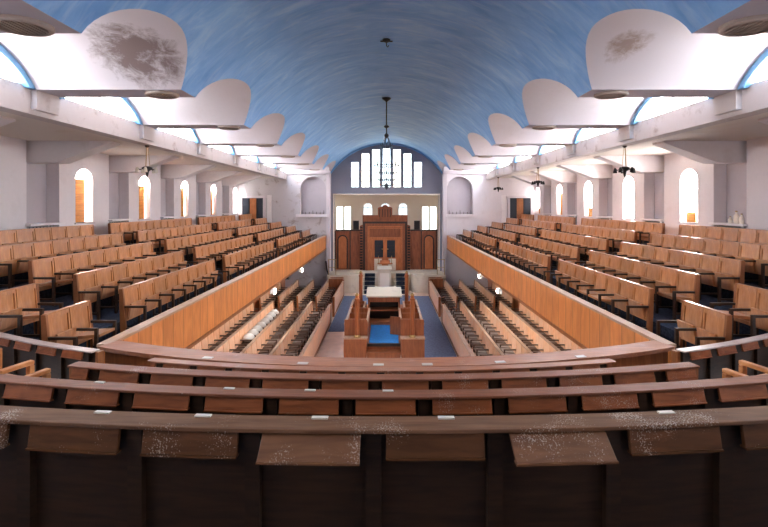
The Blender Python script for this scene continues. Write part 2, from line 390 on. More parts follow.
for side in (-1, 1):
    wn = 'wall_left' if side < 0 else 'wall_right'
    mb = MB()
    fn = lambda u, v, d: (side * (XW + d), u, v)
    edges = [-3.0] + [e for r in ry for e in r] + [26.6]
    for i in range(0, len(edges) - 1):
        a, b = edges[i], edges[i + 1]
        if i % 2 == 0:     # pier
            w_ = [y for y in wy if a < y < b]
            if w_: arch_panel(mb, fn, a, b, -5.1, 1.66, w_[0], 0.38, WB, WT, 0.34)
            else: mb.poly([fn(a, -5.1, 0), fn(b, -5.1, 0), fn(b, 1.66, 0), fn(a, 1.66, 0)])
            for e in (a, b): mb.poly([fn(e, -5.1, 0), fn(e, -5.1, 0.36), fn(e, 1.66, 0.36), fn(e, 1.66, 0)])
    wall = struct(wn, mb, M['wall'])
    rb = MB()
    for a, b in ry: rb.poly([fn(a, -5.1, 0.35), fn(b, -5.1, 0.35), fn(b, 1.66, 0.35), fn(a, 1.66, 0.35)])
    part('wall_recess', rb, M['recess'], wall)
    for i, y in enumerate(wy):
        nwin += 1
        sp = WT - 0.38
        out = [(y - 0.38, WB), (y + 0.38, WB)] + [(y + 0.38 * cos(pi * j / 12), sp + 0.38 * sin(pi * j / 12)) for j in range(13)]
        w = struct('window_%d' % nwin, MB().prism(out, lambda p, q, d: (side * d, p, q), XW + 0.32, XW + 0.34), M['pane_end'] if i == 4 else M['pane_low'])
        bars = MB()
        for yy in (y - 0.37, y, y + 0.34): bars.box(*sorted((side * (XW + 0.28), side * (XW + 0.32))), yy, yy + 0.03, WB, sp + (0.36 if yy == y else 0))
        for zz in (WB, 0.1, sp): bars.box(*sorted((side * (XW + 0.28), side * (XW + 0.32))), y - 0.37, y + 0.37, zz, zz + 0.03)
        part('window_frame', bars, M['white'], w)
        part('window_sill', MB().box(*sorted((side * (XW - 0.04), side * (XW + 0.32))), y - 0.42, y + 0.42, WB - 0.04, WB), M['white'], w)
    boards = {-1: [(0, WB, 0.78, -0.36, 0.30), (1, WB, 0.72, -0.36, 0.34), (2, WB, 0.75, -0.36, 0.34), (3, WB, 0.76, -0.36, 0.35)],
              1: [(0, WB, -0.22, -0.02, 0.36), (2, WB, -0.12, -0.1, 0.36), (3, WB, 0.6, -0.12, 0.36), (4, WB, -0.2, -0.3, 0.36)]}[side]
    for i, z0, z1, a, b in boards:
        y = wy[i]
        hgt = 'tall' if z1 > 0 else 'low'
        o = MB().box(*sorted((side * (XW + 0.20), side * (XW + 0.235))), y + a, y + b, z0 + 0.002, z1)
        ob = link('window_board', o.mesh('window_board', M['board']))
        tag(ob, '%s orange board standing in the %s window from the ark, %s' % (hgt, ORD[4 - i], SIDE[side]), 'board', 'orange boards in the balcony windows')
    # radiator shelves in the recesses
    for i, (a, b) in enumerate(ry[2:]):
        o = thing('radiator', 'radiator under a pale shelf in the %s wall recess from the ark, %s' % (ORD[4 - i], SIDE[side]), 'radiator', (side * (XW + 0.1), (a + b) / 2, -0.95), 0, 'radiators in the balcony wall recesses')
        L = (b - a) / 2
        part('shelf', MB().box(-0.22, 0.24, -L - 0.04, L + 0.04, 0.42, 0.47), M['bracket'], o)
        f = MB()
        for q in range(9): f.box(-0.06, 0.06, -L + 0.05 + q * 0.115, -L + 0.05 + q * 0.115 + 0.07, -0.3, 0.38)
        f.box(-0.03, 0.03, -L + 0.05, L - 0.06, -0.25, -0.2); f.box(-0.03, 0.03, -L + 0.05, L - 0.06, 0.3, 0.35)
        part('radiator_fins', f, M['grey_box'], o)
        s2 = MB().box(-0.2, -0.17, -L, -L + 0.05, -0.4, 0.42).box(-0.2, -0.17, L - 0.05, L, -0.4, 0.42)
        part('shelf_support', s2, M['bracket'], o)
    # haunched brackets under the aisle ceiling
    for i in range(-1, 5):
        y0 = 11.12 + PITCH * i
        pts = [(9.34, 1.66), (9.34, 1.08), (8.34, 1.08), (7.0, 1.58), (7.0, 1.66)]
        br = MB().prism(pts, lambda p, q, d: (side * p, d, q), y0, y0 + 0.45)
        struct('beam_bracket', br, M['bracket'])
        
struct('wall_rear', MB().box(-9.4, 9.4, -2.75, -2.6, -5.1, 4.2), M['wall'])
# small things on the radiator shelf in the clear-window balcony
for q, (yy, hh, rr) in enumerate(((11.25, 0.26, 0.05), (11.42, 0.33, 0.06), (11.62, 0.18, 0.05))):
    o = thing('bottle', ('short cream bottle', 'tallest cream bottle', 'small squat cream pot')[q] + ' on the radiator shelf of the clear-window balcony', 'bottle', (XW + 0.08, yy, -0.48), 0, 'cream bottles on the radiator shelf')
    part('body', MB().lathe([(rr * 0.9, 0), (rr, 0.02), (rr, hh * 0.6), (rr * 0.45, hh * 0.75), (rr * 0.4, hh * 0.92)], n=12), M['cream'], o, smooth=True)
    part('cap', MB().lathe([(rr * 0.45, hh * 0.9), (rr * 0.45, hh)], n=12), M['brass'], o)

# ------------------------------------------------------------------ hanging lamps under the beams
def chandelier_small(x, y, z0, label):
    o = thing('pendant_lamp', label, 'lamp', (x, y, z0), 0, 'three-chain pendant lamps below the beams'); o.scale = (0.78, 0.78, 0.9)
    part('ceiling_rose', MB().lathe([(0.07, 0), (0.07, -0.03), (0.03, -0.06)], n=12), M['arm'], o)
    for k in range(3):
        a = 2 * pi * k / 3 + 0.4
        part('rod', MB().tube([(0.025 * cos(a), 0.025 * sin(a), -0.04), (0.08 * cos(a), 0.08 * sin(a), -0.62)], 0.009, 6), M['brass'], o)
    part('hub', MB().lathe([(0.09, -0.6), (0.17, -0.64), (0.12, -0.70), (0.06, -0.74), (0.035, -0.86), (0.01, -0.92)], n=16), M['dark'], o, smooth=True)
    for k in range(5):
        a = 2 * pi * k / 5
        ar = part('arm', MB().tube([(0.1 * cos(a), 0.1 * sin(a), -0.66), (0.22 * cos(a), 0.22 * sin(a), -0.70), (0.29 * cos(a), 0.29 * sin(a), -0.64)], 0.013, 6), M['dark'], o)
        cx, cy = 0.29 * cos(a), 0.29 * sin(a)
        part('shade', MB().lathe([(0.025, -0.63), (0.05, -0.68), (0.07, -0.78), (0.062, -0.78), (0.03, -0.66)], cx, cy, 12), M['glass'] if x < 0 else M['dark'], ar, smooth=True)
for (sx, yy, lab) in ((-1, 11.4, 'pendant lamp with glass shades hanging by the boarded-window balcony'),
                      (1, 11.45, 'large dark pendant lamp hanging by the clear-window balcony, third from the ark'),
                      (1, 18.0, 'dark pendant lamp hanging by the clear-window balcony, second from the ark'),
                      (1, 24.4, 'dark pendant lamp hanging by the clear-window balcony, first from the ark')):
    chandelier_small(sx * 6.2, yy, 1.54, lab)

# main chandelier
def ring_bm(z, R, r=0.014): return MB().torus(z, R, r)
ch = thing('chandelier', 'tall dark tiered ring chandelier hanging from the blue vault before the arch', 'chandelier', (0, 15.6, ZC - 0.01))
part('ceiling_rose', MB().lathe([(0.16, 0), (0.16, -0.03), (0.06, -0.10), (0.02, -0.14)], n=16), M['dark'], ch, smooth=True)
part('rod', MB().tube([(0, 0, -0.1), (0, 0, -1.35)], 0.02, 8), M['dark'], ch)
part('collar', MB().lathe([(0.02, -0.95), (0.09, -0.99), (0.09, -1.03), (0.02, -1.07)], n=12), M['dark'], ch)
part('collar', MB().lathe([(0.02, -1.24), (0.08, -1.3), (0.08, -1.36), (0.02, -1.42)], n=12), M['dark'], ch)
for k in range(6):
    a = 2 * pi * k / 6 + 0.2
    part('stay', MB().tube([(0.04 * cos(a), 0.04 * sin(a), -1.35), (0.2 * cos(a), 0.2 * sin(a), -1.75), (0.24 * cos(a), 0.24 * sin(a), -3.1)], 0.012, 6), M['steel'], ch)
for z, R in ((-1.75, 0.2), (-2.4, 0.44), (-2.66, 0.34), (-2.9, 0.3), (-3.1, 0.24)):
    rg = part('ring', ring_bm(z, R), M['steel'], ch, smooth=True)
    for k in range(8):
        a = 2 * pi * k / 8
        part('candle_lamp', MB().lathe([(0.025, z), (0.03, z + 0.03), (0.016, z + 0.04), (0.016, z + 0.13)], R * cos(a), R * sin(a), 8), M['steel'], rg)
part('finial', MB().lathe([(0.01, -3.0), (0.09, -3.1), (0.06, -3.2), (0.0, -3.26)], n=12), M['steel'], ch, smooth=True)
o = thing('ceiling_rose', 'small dark bare ceiling rose on the blue vault crown without a lamp', 'ceiling rose', (0, 10.1, ZC - 0.005))
part('plate', MB().lathe([(0.09, 0.0), (0.09, -0.03), (0.04, -0.06)], n=16), M['dark'], o)
part('hook', MB().tube([(0, 0, -0.05), (0, 0, -0.14), (0.03, 0, -0.17), (0.05, 0, -0.13)], 0.012, 6), M['dark'], o)
x_ = part('cross_bar', MB().box(-0.14, 0.14, -0.02, 0.02, -0.05, -0.03), M['dark'], o)

# ------------------------------------------------------------------ end wall, arch wall and ark recess
for side in (-1, 1):
    mb = MB(); fn = lambda u, v, d: (side * u, 26.6 + d, v)
    arch_panel(mb, fn, 3.47, 6.3, -5.1, 2.45, 4.43, 0.78, -0.55, 1.72, 0.35)
    mb.poly([fn(6.3, -5.1, 0), fn(9.36, -5.1, 0), fn(9.36, 1.7, 0), fn(6.3, 1.7, 0)])
    mb.poly([fn(3.47, -5.1, 0), fn(3.47, 2.45, 0), fn(3.47, 2.45, 0.45), fn(3.47, -5.1, 0.45)])
    wl = struct('wall_end', mb, M['peel'] if side < 0 else M['wall'])
    part('niche_back', MB().poly([fn(3.6, -0.6, 0.34), fn(5.25, -0.6, 0.34), fn(5.25, 1.75, 0.34), fn(3.6, 1.75, 0.34)]), M['recess'], wl)
    part('niche_shelf', MB().box(*sorted((side * 3.56, side * 5.45)), 26.42, 26.75, -0.72, -0.55), M['wall'], wl)
    part('corner_pier', MB().box(*sorted((side * 3.40, side * 3.62)), 26.45, 27.0, -5.1, 1.95), M['white'], wl)
    part('cornice', MB().box(*sorted((side * 3.40, side * 6.2)), 26.45, 26.7, 1.86, 2.05), M['white'], wl)
    # little railing of spikes on the niche shelf
    o = thing('candle_rail', 'low dark rail of spikes on the niche shelf above the %s' % SIDE[side], 'rail', (side * 4.45, 26.6, -0.55), 0, 'rails on the end wall niche shelves')
    part('rail', MB().tube([(-0.7, 0, 0.06), (0.7, 0, 0.06)], 0.014, 6), M['arm'], o)
    for q in range(7): part('spike', MB().lathe([(0.016, 0), (0.016, 0.10 + 0.09 * (q % 3 == 0)), (0.0, 0.16 + 0.09 * (q % 3 == 0))], -0.66 + 0.22 * q, 0, 6), M['arm'], o)
    # double doors
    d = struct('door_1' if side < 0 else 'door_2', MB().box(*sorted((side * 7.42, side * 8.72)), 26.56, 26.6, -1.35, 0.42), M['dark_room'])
    for dx0, dx1 in ((7.30, 7.44), (8.70, 8.84)): part('door_frame', MB().box(*sorted((side * dx0, side * dx1)), 26.5, 26.6, -1.35, 0.42), M['white'], d)
    part('door_frame', MB().box(*sorted((side * 7.22, side * 8.92)), 26.48, 26.6, 0.42, 0.56), M['white'], d)
    part('door_leaf', MB().box(*sorted((side * 7.86, side * 8.24)), 26.52, 26.57, -1.35, 0.40), M['frame'], d)
    part('door_leaf', MB().box(*sorted((side * 8.3, side * 8.68)), 26.53, 26.57, -1.35, 0.40), M['door_cloth'], d)
    part('door_leaf', MB().box(*sorted((side * 7.46, side * 7.80)), 26.53, 26.57, -1.35, 0.40), M['door_cloth'], d)
    part('wall_pilaster', MB().box(*sorted((side * 6.95, side * 7.2)), 26.5, 26.6, -1.5, 0.6), M['bracket'], d)

# arch wall (grey, seven tall windows, wide opening below)
YA = 27.0
wins = []
for k in range(7):
    xc = (k - 3) * 0.645; wins.append((xc - 0.23, xc + 0.23, 1.1, [2.64, 3.17, 3.42, 3.5][3 - abs(k - 3)]))
mb = MB()
xs = sorted(set([-3.5, -3.2, 3.2, 3.5] + [w[0] for w in wins] + [w[1] for w in wins]))
def arch_top(x): return CV + sqrt(max(RV * RV - x * x, 0)) + 0.05
for a, b in zip(xs, xs[1:]):
    n = max(1, int((b - a) / 0.12)); w = [w for w in wins if abs(w[0] - a) < 1e-6]
    lo = -5.1 if (b < -3.15 or a > 3.15) else 0.61
    for i in range(n):
        p, q = a + (b - a) * i / n, a + (b - a) * (i + 1) / n
        if w:
            mb.poly([(p, YA, lo), (q, YA, lo), (q, YA, 1.1), (p, YA, 1.1)]); lo2 = w[0][3]
        else: lo2 = lo
        mb.poly([(p, YA, lo2), (q, YA, lo2), (q, YA, arch_top(q)), (p, YA, arch_top(p))])
for (a, b, z0, z1) in wins + [(-3.2, 3.2, -4.05, 0.61)]:
    dp = 0.2
    for P in (((a, z0), (a, z1)), ((b, z0), (b, z1)), ((a, z1), (b, z1)), ((a, z0), (b, z0))):
        mb.poly([(P[0][0], YA, P[0][1]), (P[1][0], YA, P[1][1]), (P[1][0], YA + dp, P[1][1]), (P[0][0], YA + dp, P[0][1])])
aw = struct('wall_back', mb, M['arch_grey'])
rim = MB()
N = 40; th = asin(XF / RV)
for i in range(N):
    P = []
    for y in (YA - 0.12, YA):
        for (t, r) in ((i, RV), (i + 1, RV), (i + 1, RV - 0.09), (i, RV - 0.09)):
            a = th * (2 * t / N - 1); P.append((r * sin(a), y, CV + r * cos(a)))
    rim.hexa(P)
part('arch_moulding', rim, M['blue_trim'], aw)
fr = MB().box(-3.28, -3.2, YA - 0.03, YA + 0.1, -4.05, 0.69).box(3.2, 3.28, YA - 0.03, YA + 0.1, -4.05, 0.69).box(-3.2, 3.2, YA - 0.03, YA + 0.1, 0.61, 0.69)
part('opening_frame', fr, M['cream'], aw)
for k, (a, b, z0, z1) in enumerate(wins):
    nwin += 1
    w = struct('window_%d' % nwin, MB().box(a, b, YA + 0.16, YA + 0.18, z0, z1), M['pane_tall'][k % 3])
    br = MB()
    for q in range(1, 6): br.box(a, b, YA + 0.135, YA + 0.15, z0 + (z1 - z0) * q / 6 - 0.012, z0 + (z1 - z0) * q / 6 + 0.012)
    br.box((a + b) / 2 - 0.01, (a + b) / 2 + 0.01, YA + 0.135, YA + 0.15, z0, z1)
    part('window_frame', br, M['steel'], w)
# recess room
YR = 30.2
mb = MB()
mb.poly([(-3.7, YA + 0.2, -4.05), (-3.7, YR, -4.05), (-3.7, YR, 0.8), (-3.7, YA + 0.2, 0.8)]).poly([(3.7, YA + 0.2, -4.05), (3.7, YR, -4.05), (3.7, YR, 0.8), (3.7, YA + 0.2, 0.8)])
fnb = lambda u, v, d: (u, YR + d, v)
segs = [(-3.7, -0.7, -1.28, 0.29), (-0.7, 0.6, -0.08, 0.29), (0.6, 3.7, 1.13, 0.29)]
for a, b, c, h in segs: arch_panel(mb, fnb, a, b, -4.05, 0.8, c, h, -1.2, 0.11, 0.2)
wr = struct('wall_recess', mb, M['cream'])
struct('ceiling_recess', MB().poly([(-3.7, YA + 0.2, 0.75), (3.7, YA + 0.2, 0.75), (3.7, YR, 0.75), (-3.7, YR, 0.75)]), M['cream'])
for a, b, c, h in segs:
    nwin += 1
    w = struct('window_%d' % nwin, MB().prism([(c - h, -1.2), (c + h, -1.2)] + [(c + h * cos(pi * j / 12), 0.11 - h + h * sin(pi * j / 12)) for j in range(13)], lambda p, q, d: (p, YR + d, q), 0.16, 0.18), M['pane_arch'])
    br = MB().box(c - 0.012, c + 0.012, YR + 0.12, YR + 0.15, -1.2, 0.11).box(c - h, c + h, YR + 0.12, YR + 0.15, -0.2, -0.17)
    part('window_frame', br, M['steel'], w)
for side in (-1, 1):      # tall pale windows beside the ark, set on the recess back wall
    for x0, x1 in ((2.98, 3.4), (2.45, 2.86)):
        nwin += 1
        w = struct('window_%d' % nwin, MB().box(*sorted((side * x0, side * x1)), YR - 0.06, YR - 0.04, -1.75, -0.12), M['pane_ark'])
        br = MB()
        for (p, q) in ((x0 - 0.03, x0), (x1, x1 + 0.03)): br.box(*sorted((side * p, side * q)), YR - 0.09, YR, -1.75, -0.12)
        br.box(*sorted((side * x0, side * x1)), YR - 0.09, YR, -0.12, -0.08).box(*sorted((side * x0, side * x1)), YR - 0.09, YR, -1.79, -1.75)
        part('window_frame', br, M['cream'], w)
    o = thing('loudspeaker', 'small dark loudspeaker on the ark side screen next to the %s' % SIDE[side].replace(' balcony', ' side'), 'speaker', (side * 1.92, 27.75, -1.55), 0, 'loudspeakers on the ark screen')
    part('cabinet', MB().box(-0.18, 0.18, -0.12, 0.12, 0.0, 0.56), M['arm'], o)
    part('grille', MB().box(-0.15, 0.15, -0.13, -0.12, 0.04, 0.52), M['dark'], o)

# the ark
ark = thing('ark', 'tall stepped walnut ark with twin navy doors on the stage under the arch', 'ark', (0, 27.6, -4.05))
A = lambda n, mb, m, p=None, sm=False: part(n, mb, m, p or ark, smooth=sm)
YK = 0.0
CX = -0.09
for side in (-1, 1):
    x0, x1 = (-3.2, -1.66) if side < 0 else (1.5, 3.2)
    w = A('side_screen', MB().box(x0, x1, -0.02, 0.22, 0.0, 2.47), M['ark'])
    A('cornice', MB().box(x0, x1, -0.05, 0.24, 2.43, 2.5), M['ark_dark'], w)
    xc = -2.75 if side < 0 else 2.65
    pts = [(xc - 0.33, 0.08), (xc + 0.33, 0.08)] + [(xc + 0.33 * cos(pi * j / 12), 1.85 + 0.33 * sin(pi * j / 12)) for j in range(13)]
    pts2 = [(xc - 0.25, 0.08), (xc + 0.25, 0.08)] + [(xc + 0.25 * cos(pi * j / 12), 1.85 + 0.25 * sin(pi * j / 12)) for j in range(13)]
    A('arched_panel', MB().prism(pts, lambda p, q, d: (p, d, q), -0.05, -0.02), M['ark_dark'], w)
    A('arched_panel', MB().prism(pts2, lambda p, q, d: (p, d, q), -0.075, -0.05), M['ark_light'], w)
    A('pilaster', MB().box(xc + 0.44, xc + 0.50, -0.05, -0.02, 0.0, 2.43).box(xc - 0.5, xc - 0.44, -0.05, -0.02, 0.0, 2.43), M['ark_dark'], w)
body = A('body', MB().prism([(CX - 1.57, 0), (CX + 1.57, 0), (CX + 1.57, 2.75), (CX + 1.40, 2.82), (CX + 1.40, 3.42), (CX - 1.40, 3.42), (CX - 1.40, 2.82), (CX - 1.57, 2.75)], lambda p, q, d: (p, d, q), -0.22, 0.3), M['ark'])
cr = A('crown', MB().prism([(CX - 0.45, 3.40), (CX + 0.45, 3.40), (CX + 0.45, 3.88), (CX + 0.30, 3.94)] + [(CX + 0.16 * cos(pi * j / 8), 3.96 + 0.10 * sin(pi * j / 8)) for j in range(9)] + [(CX - 0.30, 3.94), (CX - 0.45, 3.88)], lambda p, q, d: (p, d, q), -0.26, 0.26), M['ark'])
for q in range(5): A('crown_rib', MB().box(CX - 0.36 + q * 0.17, CX - 0.32 + q * 0.17, -0.285, -0.26, 3.3, 3.8), M['ark_dark'], cr)
# stepped door case
def frame3(x, z, t, y0, y1): return MB().box(CX - x, CX - x + t, y0, y1, 0, z).box(CX + x - t, CX + x, y0, y1, 0, z).box(CX - x + t, CX + x - t, y0, y1, z - t, z)
A('door_case', frame3(1.36, 3.02, 0.13, -0.27, -0.22), M['ark_dark'], body)
A('door_case', frame3(1.24, 2.90, 0.14, -0.31, -0.22), M['ark'], body)
A('door_case', frame3(1.08, 2.74, 0.08, -0.33, -0.22), M['ark_light'], body)
stp = MB()
for side in (-1, 1):
    for q in range(16): stp.box(CX + side * 1.475 - 0.08, CX + side * 1.475 + 0.08, -0.26, -0.22, 0.05 + q * 0.17, 0.15 + q * 0.17)
A('dentil_strip', stp, M['ark_dark'], body)
A('door_panelling', MB().box(CX - 1.0, CX + 1.0, -0.28, -0.22, 0.0, 2.62), M['ark_light'], body)
A('frieze', MB().box(CX - 0.96, CX + 0.96, -0.31, -0.28, 2.06, 2.58), M['ark'], body)
A('cornice', MB().box(CX - 0.98, CX + 0.98, -0.34, -0.28, 1.94, 2.04), M['ark_light'], body)
for side in (-1, 1):
    x0, x1 = (CX - 0.64, CX - 0.12) if side < 0 else (CX + 0.12, CX + 0.62)
    d = A('door', MB().box(x0, x1, -0.33, -0.28, 0.80, 1.86), M['door_cloth'])
    A('door_bar', MB().box(x0 + 0.04, x1 - 0.04, -0.345, -0.33, 1.1, 1.13).box(x0 + 0.04, x1 - 0.04, -0.345, -0.33, 1.5, 1.53), M['ark_dark'], d)
    A('handle', MB().lathe([(0.03, 1.28), (0.03, 1.36)], x1 - 0.05 if side < 0 else x0 + 0.05, -0.36, 8), M['brass'], d)
A('centre_post', MB().box(CX - 0.11, CX + 0.11, -0.34, -0.28, 0.6, 1.92), M['ark_light'])
A('plinth', MB().box(CX - 0.66, CX - 0.2, -0.5, -0.25, 0.0, 0.72).box(CX + 0.2, CX + 0.66, -0.5, -0.25, 0.0, 0.72), M['stone'])

# stage
YS = 25.3
st = struct('floor_stage', MB().box(-3.45, 3.45, YS + 0.9, YR, -5.1, -4.05), M['stone'])
for side in (-1, 1):
    # curved parapet of the stage
    pts_o, pts_i = [], []
    for j in range(13):
        a = pi / 2 * j / 12
        pts_o.append((side * (1.95 - 0.0 + -0.75 * sin(a) + 0.0), 0)); 
    cb = MB()
    prev = None
    path = [(3.42, YS + 0.05), (2.2, YS + 0.05)] + [(2.2 - 0.75 * sin(pi / 2 * j / 8), YS + 0.80 - 0.75 * cos(pi / 2 * j / 8)) for j in range(1, 9)] + [(1.45, YS + 0.92)]
    def off(path, d):
        r = []
        for i, (x, y) in enumerate(path):
            a = path[max(i - 1, 0)]; b = path[min(i + 1, len(path) - 1)]
            tx, ty = b[0] - a[0], b[1] - a[1]; L = sqrt(tx * tx + ty * ty); r.append((x - ty / L * d * -1, y + tx / L * d * -1))
        return r
    pin = off(path, 0.14)
    for i in range(len(path) - 1):
        a, b, c, d = path[i], path[i + 1], pin[i + 1], pin[i]
        cb.hexa([(side * a[0], a[1], -5.1), (side * b[0], b[1], -5.1), (side * c[0], c[1], -5.1), (side * d[0], d[1], -5.1), (side * a[0], a[1], -4.05), (side * b[0], b[1], -4.05), (side * c[0], c[1], -4.05), (side * d[0], d[1], -4.05)])
    part('stage_wall', cb, M['stone'], st)
    fill = MB().box(*sorted((side * 2.2, side * 3.42)), YS + 0.1, YS + 0.9, -5.1, -4.08)
    part('stage_floor', fill, M['stone'], st)
    # steps
    o = thing('stair', 'short flight of blue carpeted steps up to the stage, %s' % SIDE[side].replace(' balcony', ' side'), 'stairs', (side * 0.92 - 0.06, YS + 0.2, -5.1), 0, 'blue steps up to the stage')
    for q in range(5):
        z = 0.21 * (q + 1)
        s_ = part('step', MB().box(-0.42, 0.42, -0.32 + 0.22 * q, 0.70, z - 0.21, z - 0.02), M['stone'], o)
        part('tread', MB().box(-0.30, 0.30, -0.325 + 0.22 * q, -0.1 + 0.22 * q if q < 4 else 0.7, z - 0.2, z - 0.018), M['carpet_dark'], s_)
    # brass rail at the outer edge
    o = thing('brass_rail', 'thin brass hand rail at the stage edge below the %s' % SIDE[side], 'rail', (side * 2.95, YS + 0.5, -4.08), 0, 'brass rails on the stage')
    for dx in (0.0, 0.42): part('post', MB().tube([(side * dx, -0.2, 0), (side * dx, -0.2, 0.9)], 0.02, 6), M['brass'], o)
    part('rail', MB().tube([(-side * 0.03, -0.2, 0.9), (side * 0.46, -0.2, 0.9)], 0.02, 6), M['brass'], o)
    part('rail', MB().tube([(side * 0.0, -0.2, 0.45), (side * 0.42, -0.2, 0.45)], 0.014, 6), M['brass'], o)
pul = thing('pulpit', 'pale stone pulpit block projecting between the two stage steps', 'pulpit', (-0.11, 24.95, -5.1))
part('body', MB().prism([(-0.36, 0), (0.36, 0), (0.36, 1.38), (0.30, 1.42), (-0.30, 1.42), (-0.36, 1.38)], lambda p, q, d: (p, d, q), -0.15, 1.2), M['stone'], pul)
part('cap', MB().box(-0.42, 0.42, -0.2, 1.25, 1.42, 1.49), M['stone'], pul)
part('panel', MB().box(-0.26, 0.26, -0.165, -0.15, 0.2, 1.25), M['cream'], pul)
lec = thing('lectern', 'small wooden lectern with brass candlesticks standing before the ark doors', 'lectern', (-0.09, 26.75, -4.05))
part('column', MB().box(-0.16, 0.16, -0.14, 0.14, 0, 0.5), M['ark_light'], lec)
part('desk', MB().hexa([(-0.3, -0.2, 0.48), (0.3, -0.2, 0.48), (0.3, 0.2, 0.62), (-0.3, 0.2, 0.62), (-0.3, -0.2, 0.53), (0.3, -0.2, 0.53), (0.3, 0.2, 0.67), (-0.3, 0.2, 0.67)]), M['ark_light'], lec)
for side in (-1, 1): part('candlestick', MB().lathe([(0.06, 0.5), (0.02, 0.55), (0.02, 0.8), (0.045, 0.82), (0.012, 0.84), (0.012, 0.96)], side * 0.4, 0.1, 8), M['brass'], lec)
for side in (-1, 1): part('bracket', MB().box(*sorted((side * 0.14, side * 0.46)), 0.05, 0.15, 0.44, 0.5), M['ark_light'], lec)

# ------------------------------------------------------------------ balconies: floors, fronts
XP = 3.66
ZP = -1.82
X1, DX, DZ = 4.53, 0.88, 0.2265
FL1 = -2.25
for side in (-1, 1):
    fl = MB()
    for i in range(6):
        a = XP + 0.1 if i == 0 else X1 + 0.10 + DX * (i - 1); b = X1 + 0.10 + DX * i if i < 5 else XW + 0.35
        z = FL1 + DZ * min(i, 5)
        if i == 5: z = FL1 + DZ * 5
        fl.box(*sorted((side * a, side * b)), 5.9 if i else 6.3, 26.6, -2.64, z)
    struct('floor_balcony', fl, M['carpet_dark'])
    fb = MB().box(*sorted((side * XP, side * (XP + 0.09))), 5.75, 26.6, -2.65, ZP - 0.04)
    f = struct('balcony_front', fb, M['fascia'])
    part('cap_rail', MB().box(*sorted((side * (XP - 0.03), side * (XP + 0.13))), 5.75, 26.6, ZP - 0.04, ZP), M['cap'], f)
    part('lower_moulding', MB().box(*sorted((side * (XP - 0.02), side * (XP + 0.08))), 5.9, 26.6, -2.67, -2.60), M['frame'], f)
    for yy in (14.35, 19.0) if side < 0 else (14.4, 17.3):
        o = thing('floodlight', 'small white floodlight under the front edge of the %s, %s from the ark' % (SIDE[side], 'second' if yy < 16 else 'first'), 'light', (side * (XP + 0.04), yy, -2.665), 0, 'white floodlights below the balcony fronts'); o.scale = (0.72, 0.72, 0.72)
        part('bracket', MB().box(-0.02, 0.02, -0.02, 0.02, -0.08, 0.0), M['white'], o)
        part('housing', MB().hexa([(-0.1, -0.14, -0.3), (0.08, -0.14, -0.34), (0.08, 0.14, -0.34), (-0.1, 0.14, -0.3), (-0.1, -0.14, -0.08), (0.08, -0.14, -0.08), (0.08, 0.14, -0.08), (-0.1, 0.14, -0.08)]), M['seat_white'], o)
        part('lens', MB().box(*sorted((-side * 0.115, -side * 0.1)), -0.11, 0.11, -0.28, -0.1), M['lens'], o)
        sl = bpy.data.lights.new('added_fill_spot', 'SPOT'); sl.energy = 46; sl.color = (1.0, 0.93, 0.84); sl.spot_size = radians(150); sl.spot_blend = 0.8; sl.shadow_soft_size = 0.2  # added fill that brightens the main-floor pews; the fixture itself is not known lit
        so = bpy.data.objects.new('added_fill_spot', sl); C.objects.link(so); so.parent = o; so.location = (-side * 0.25, 0, -0.2); so.rotation_euler = (0, -side * radians(40), 0)

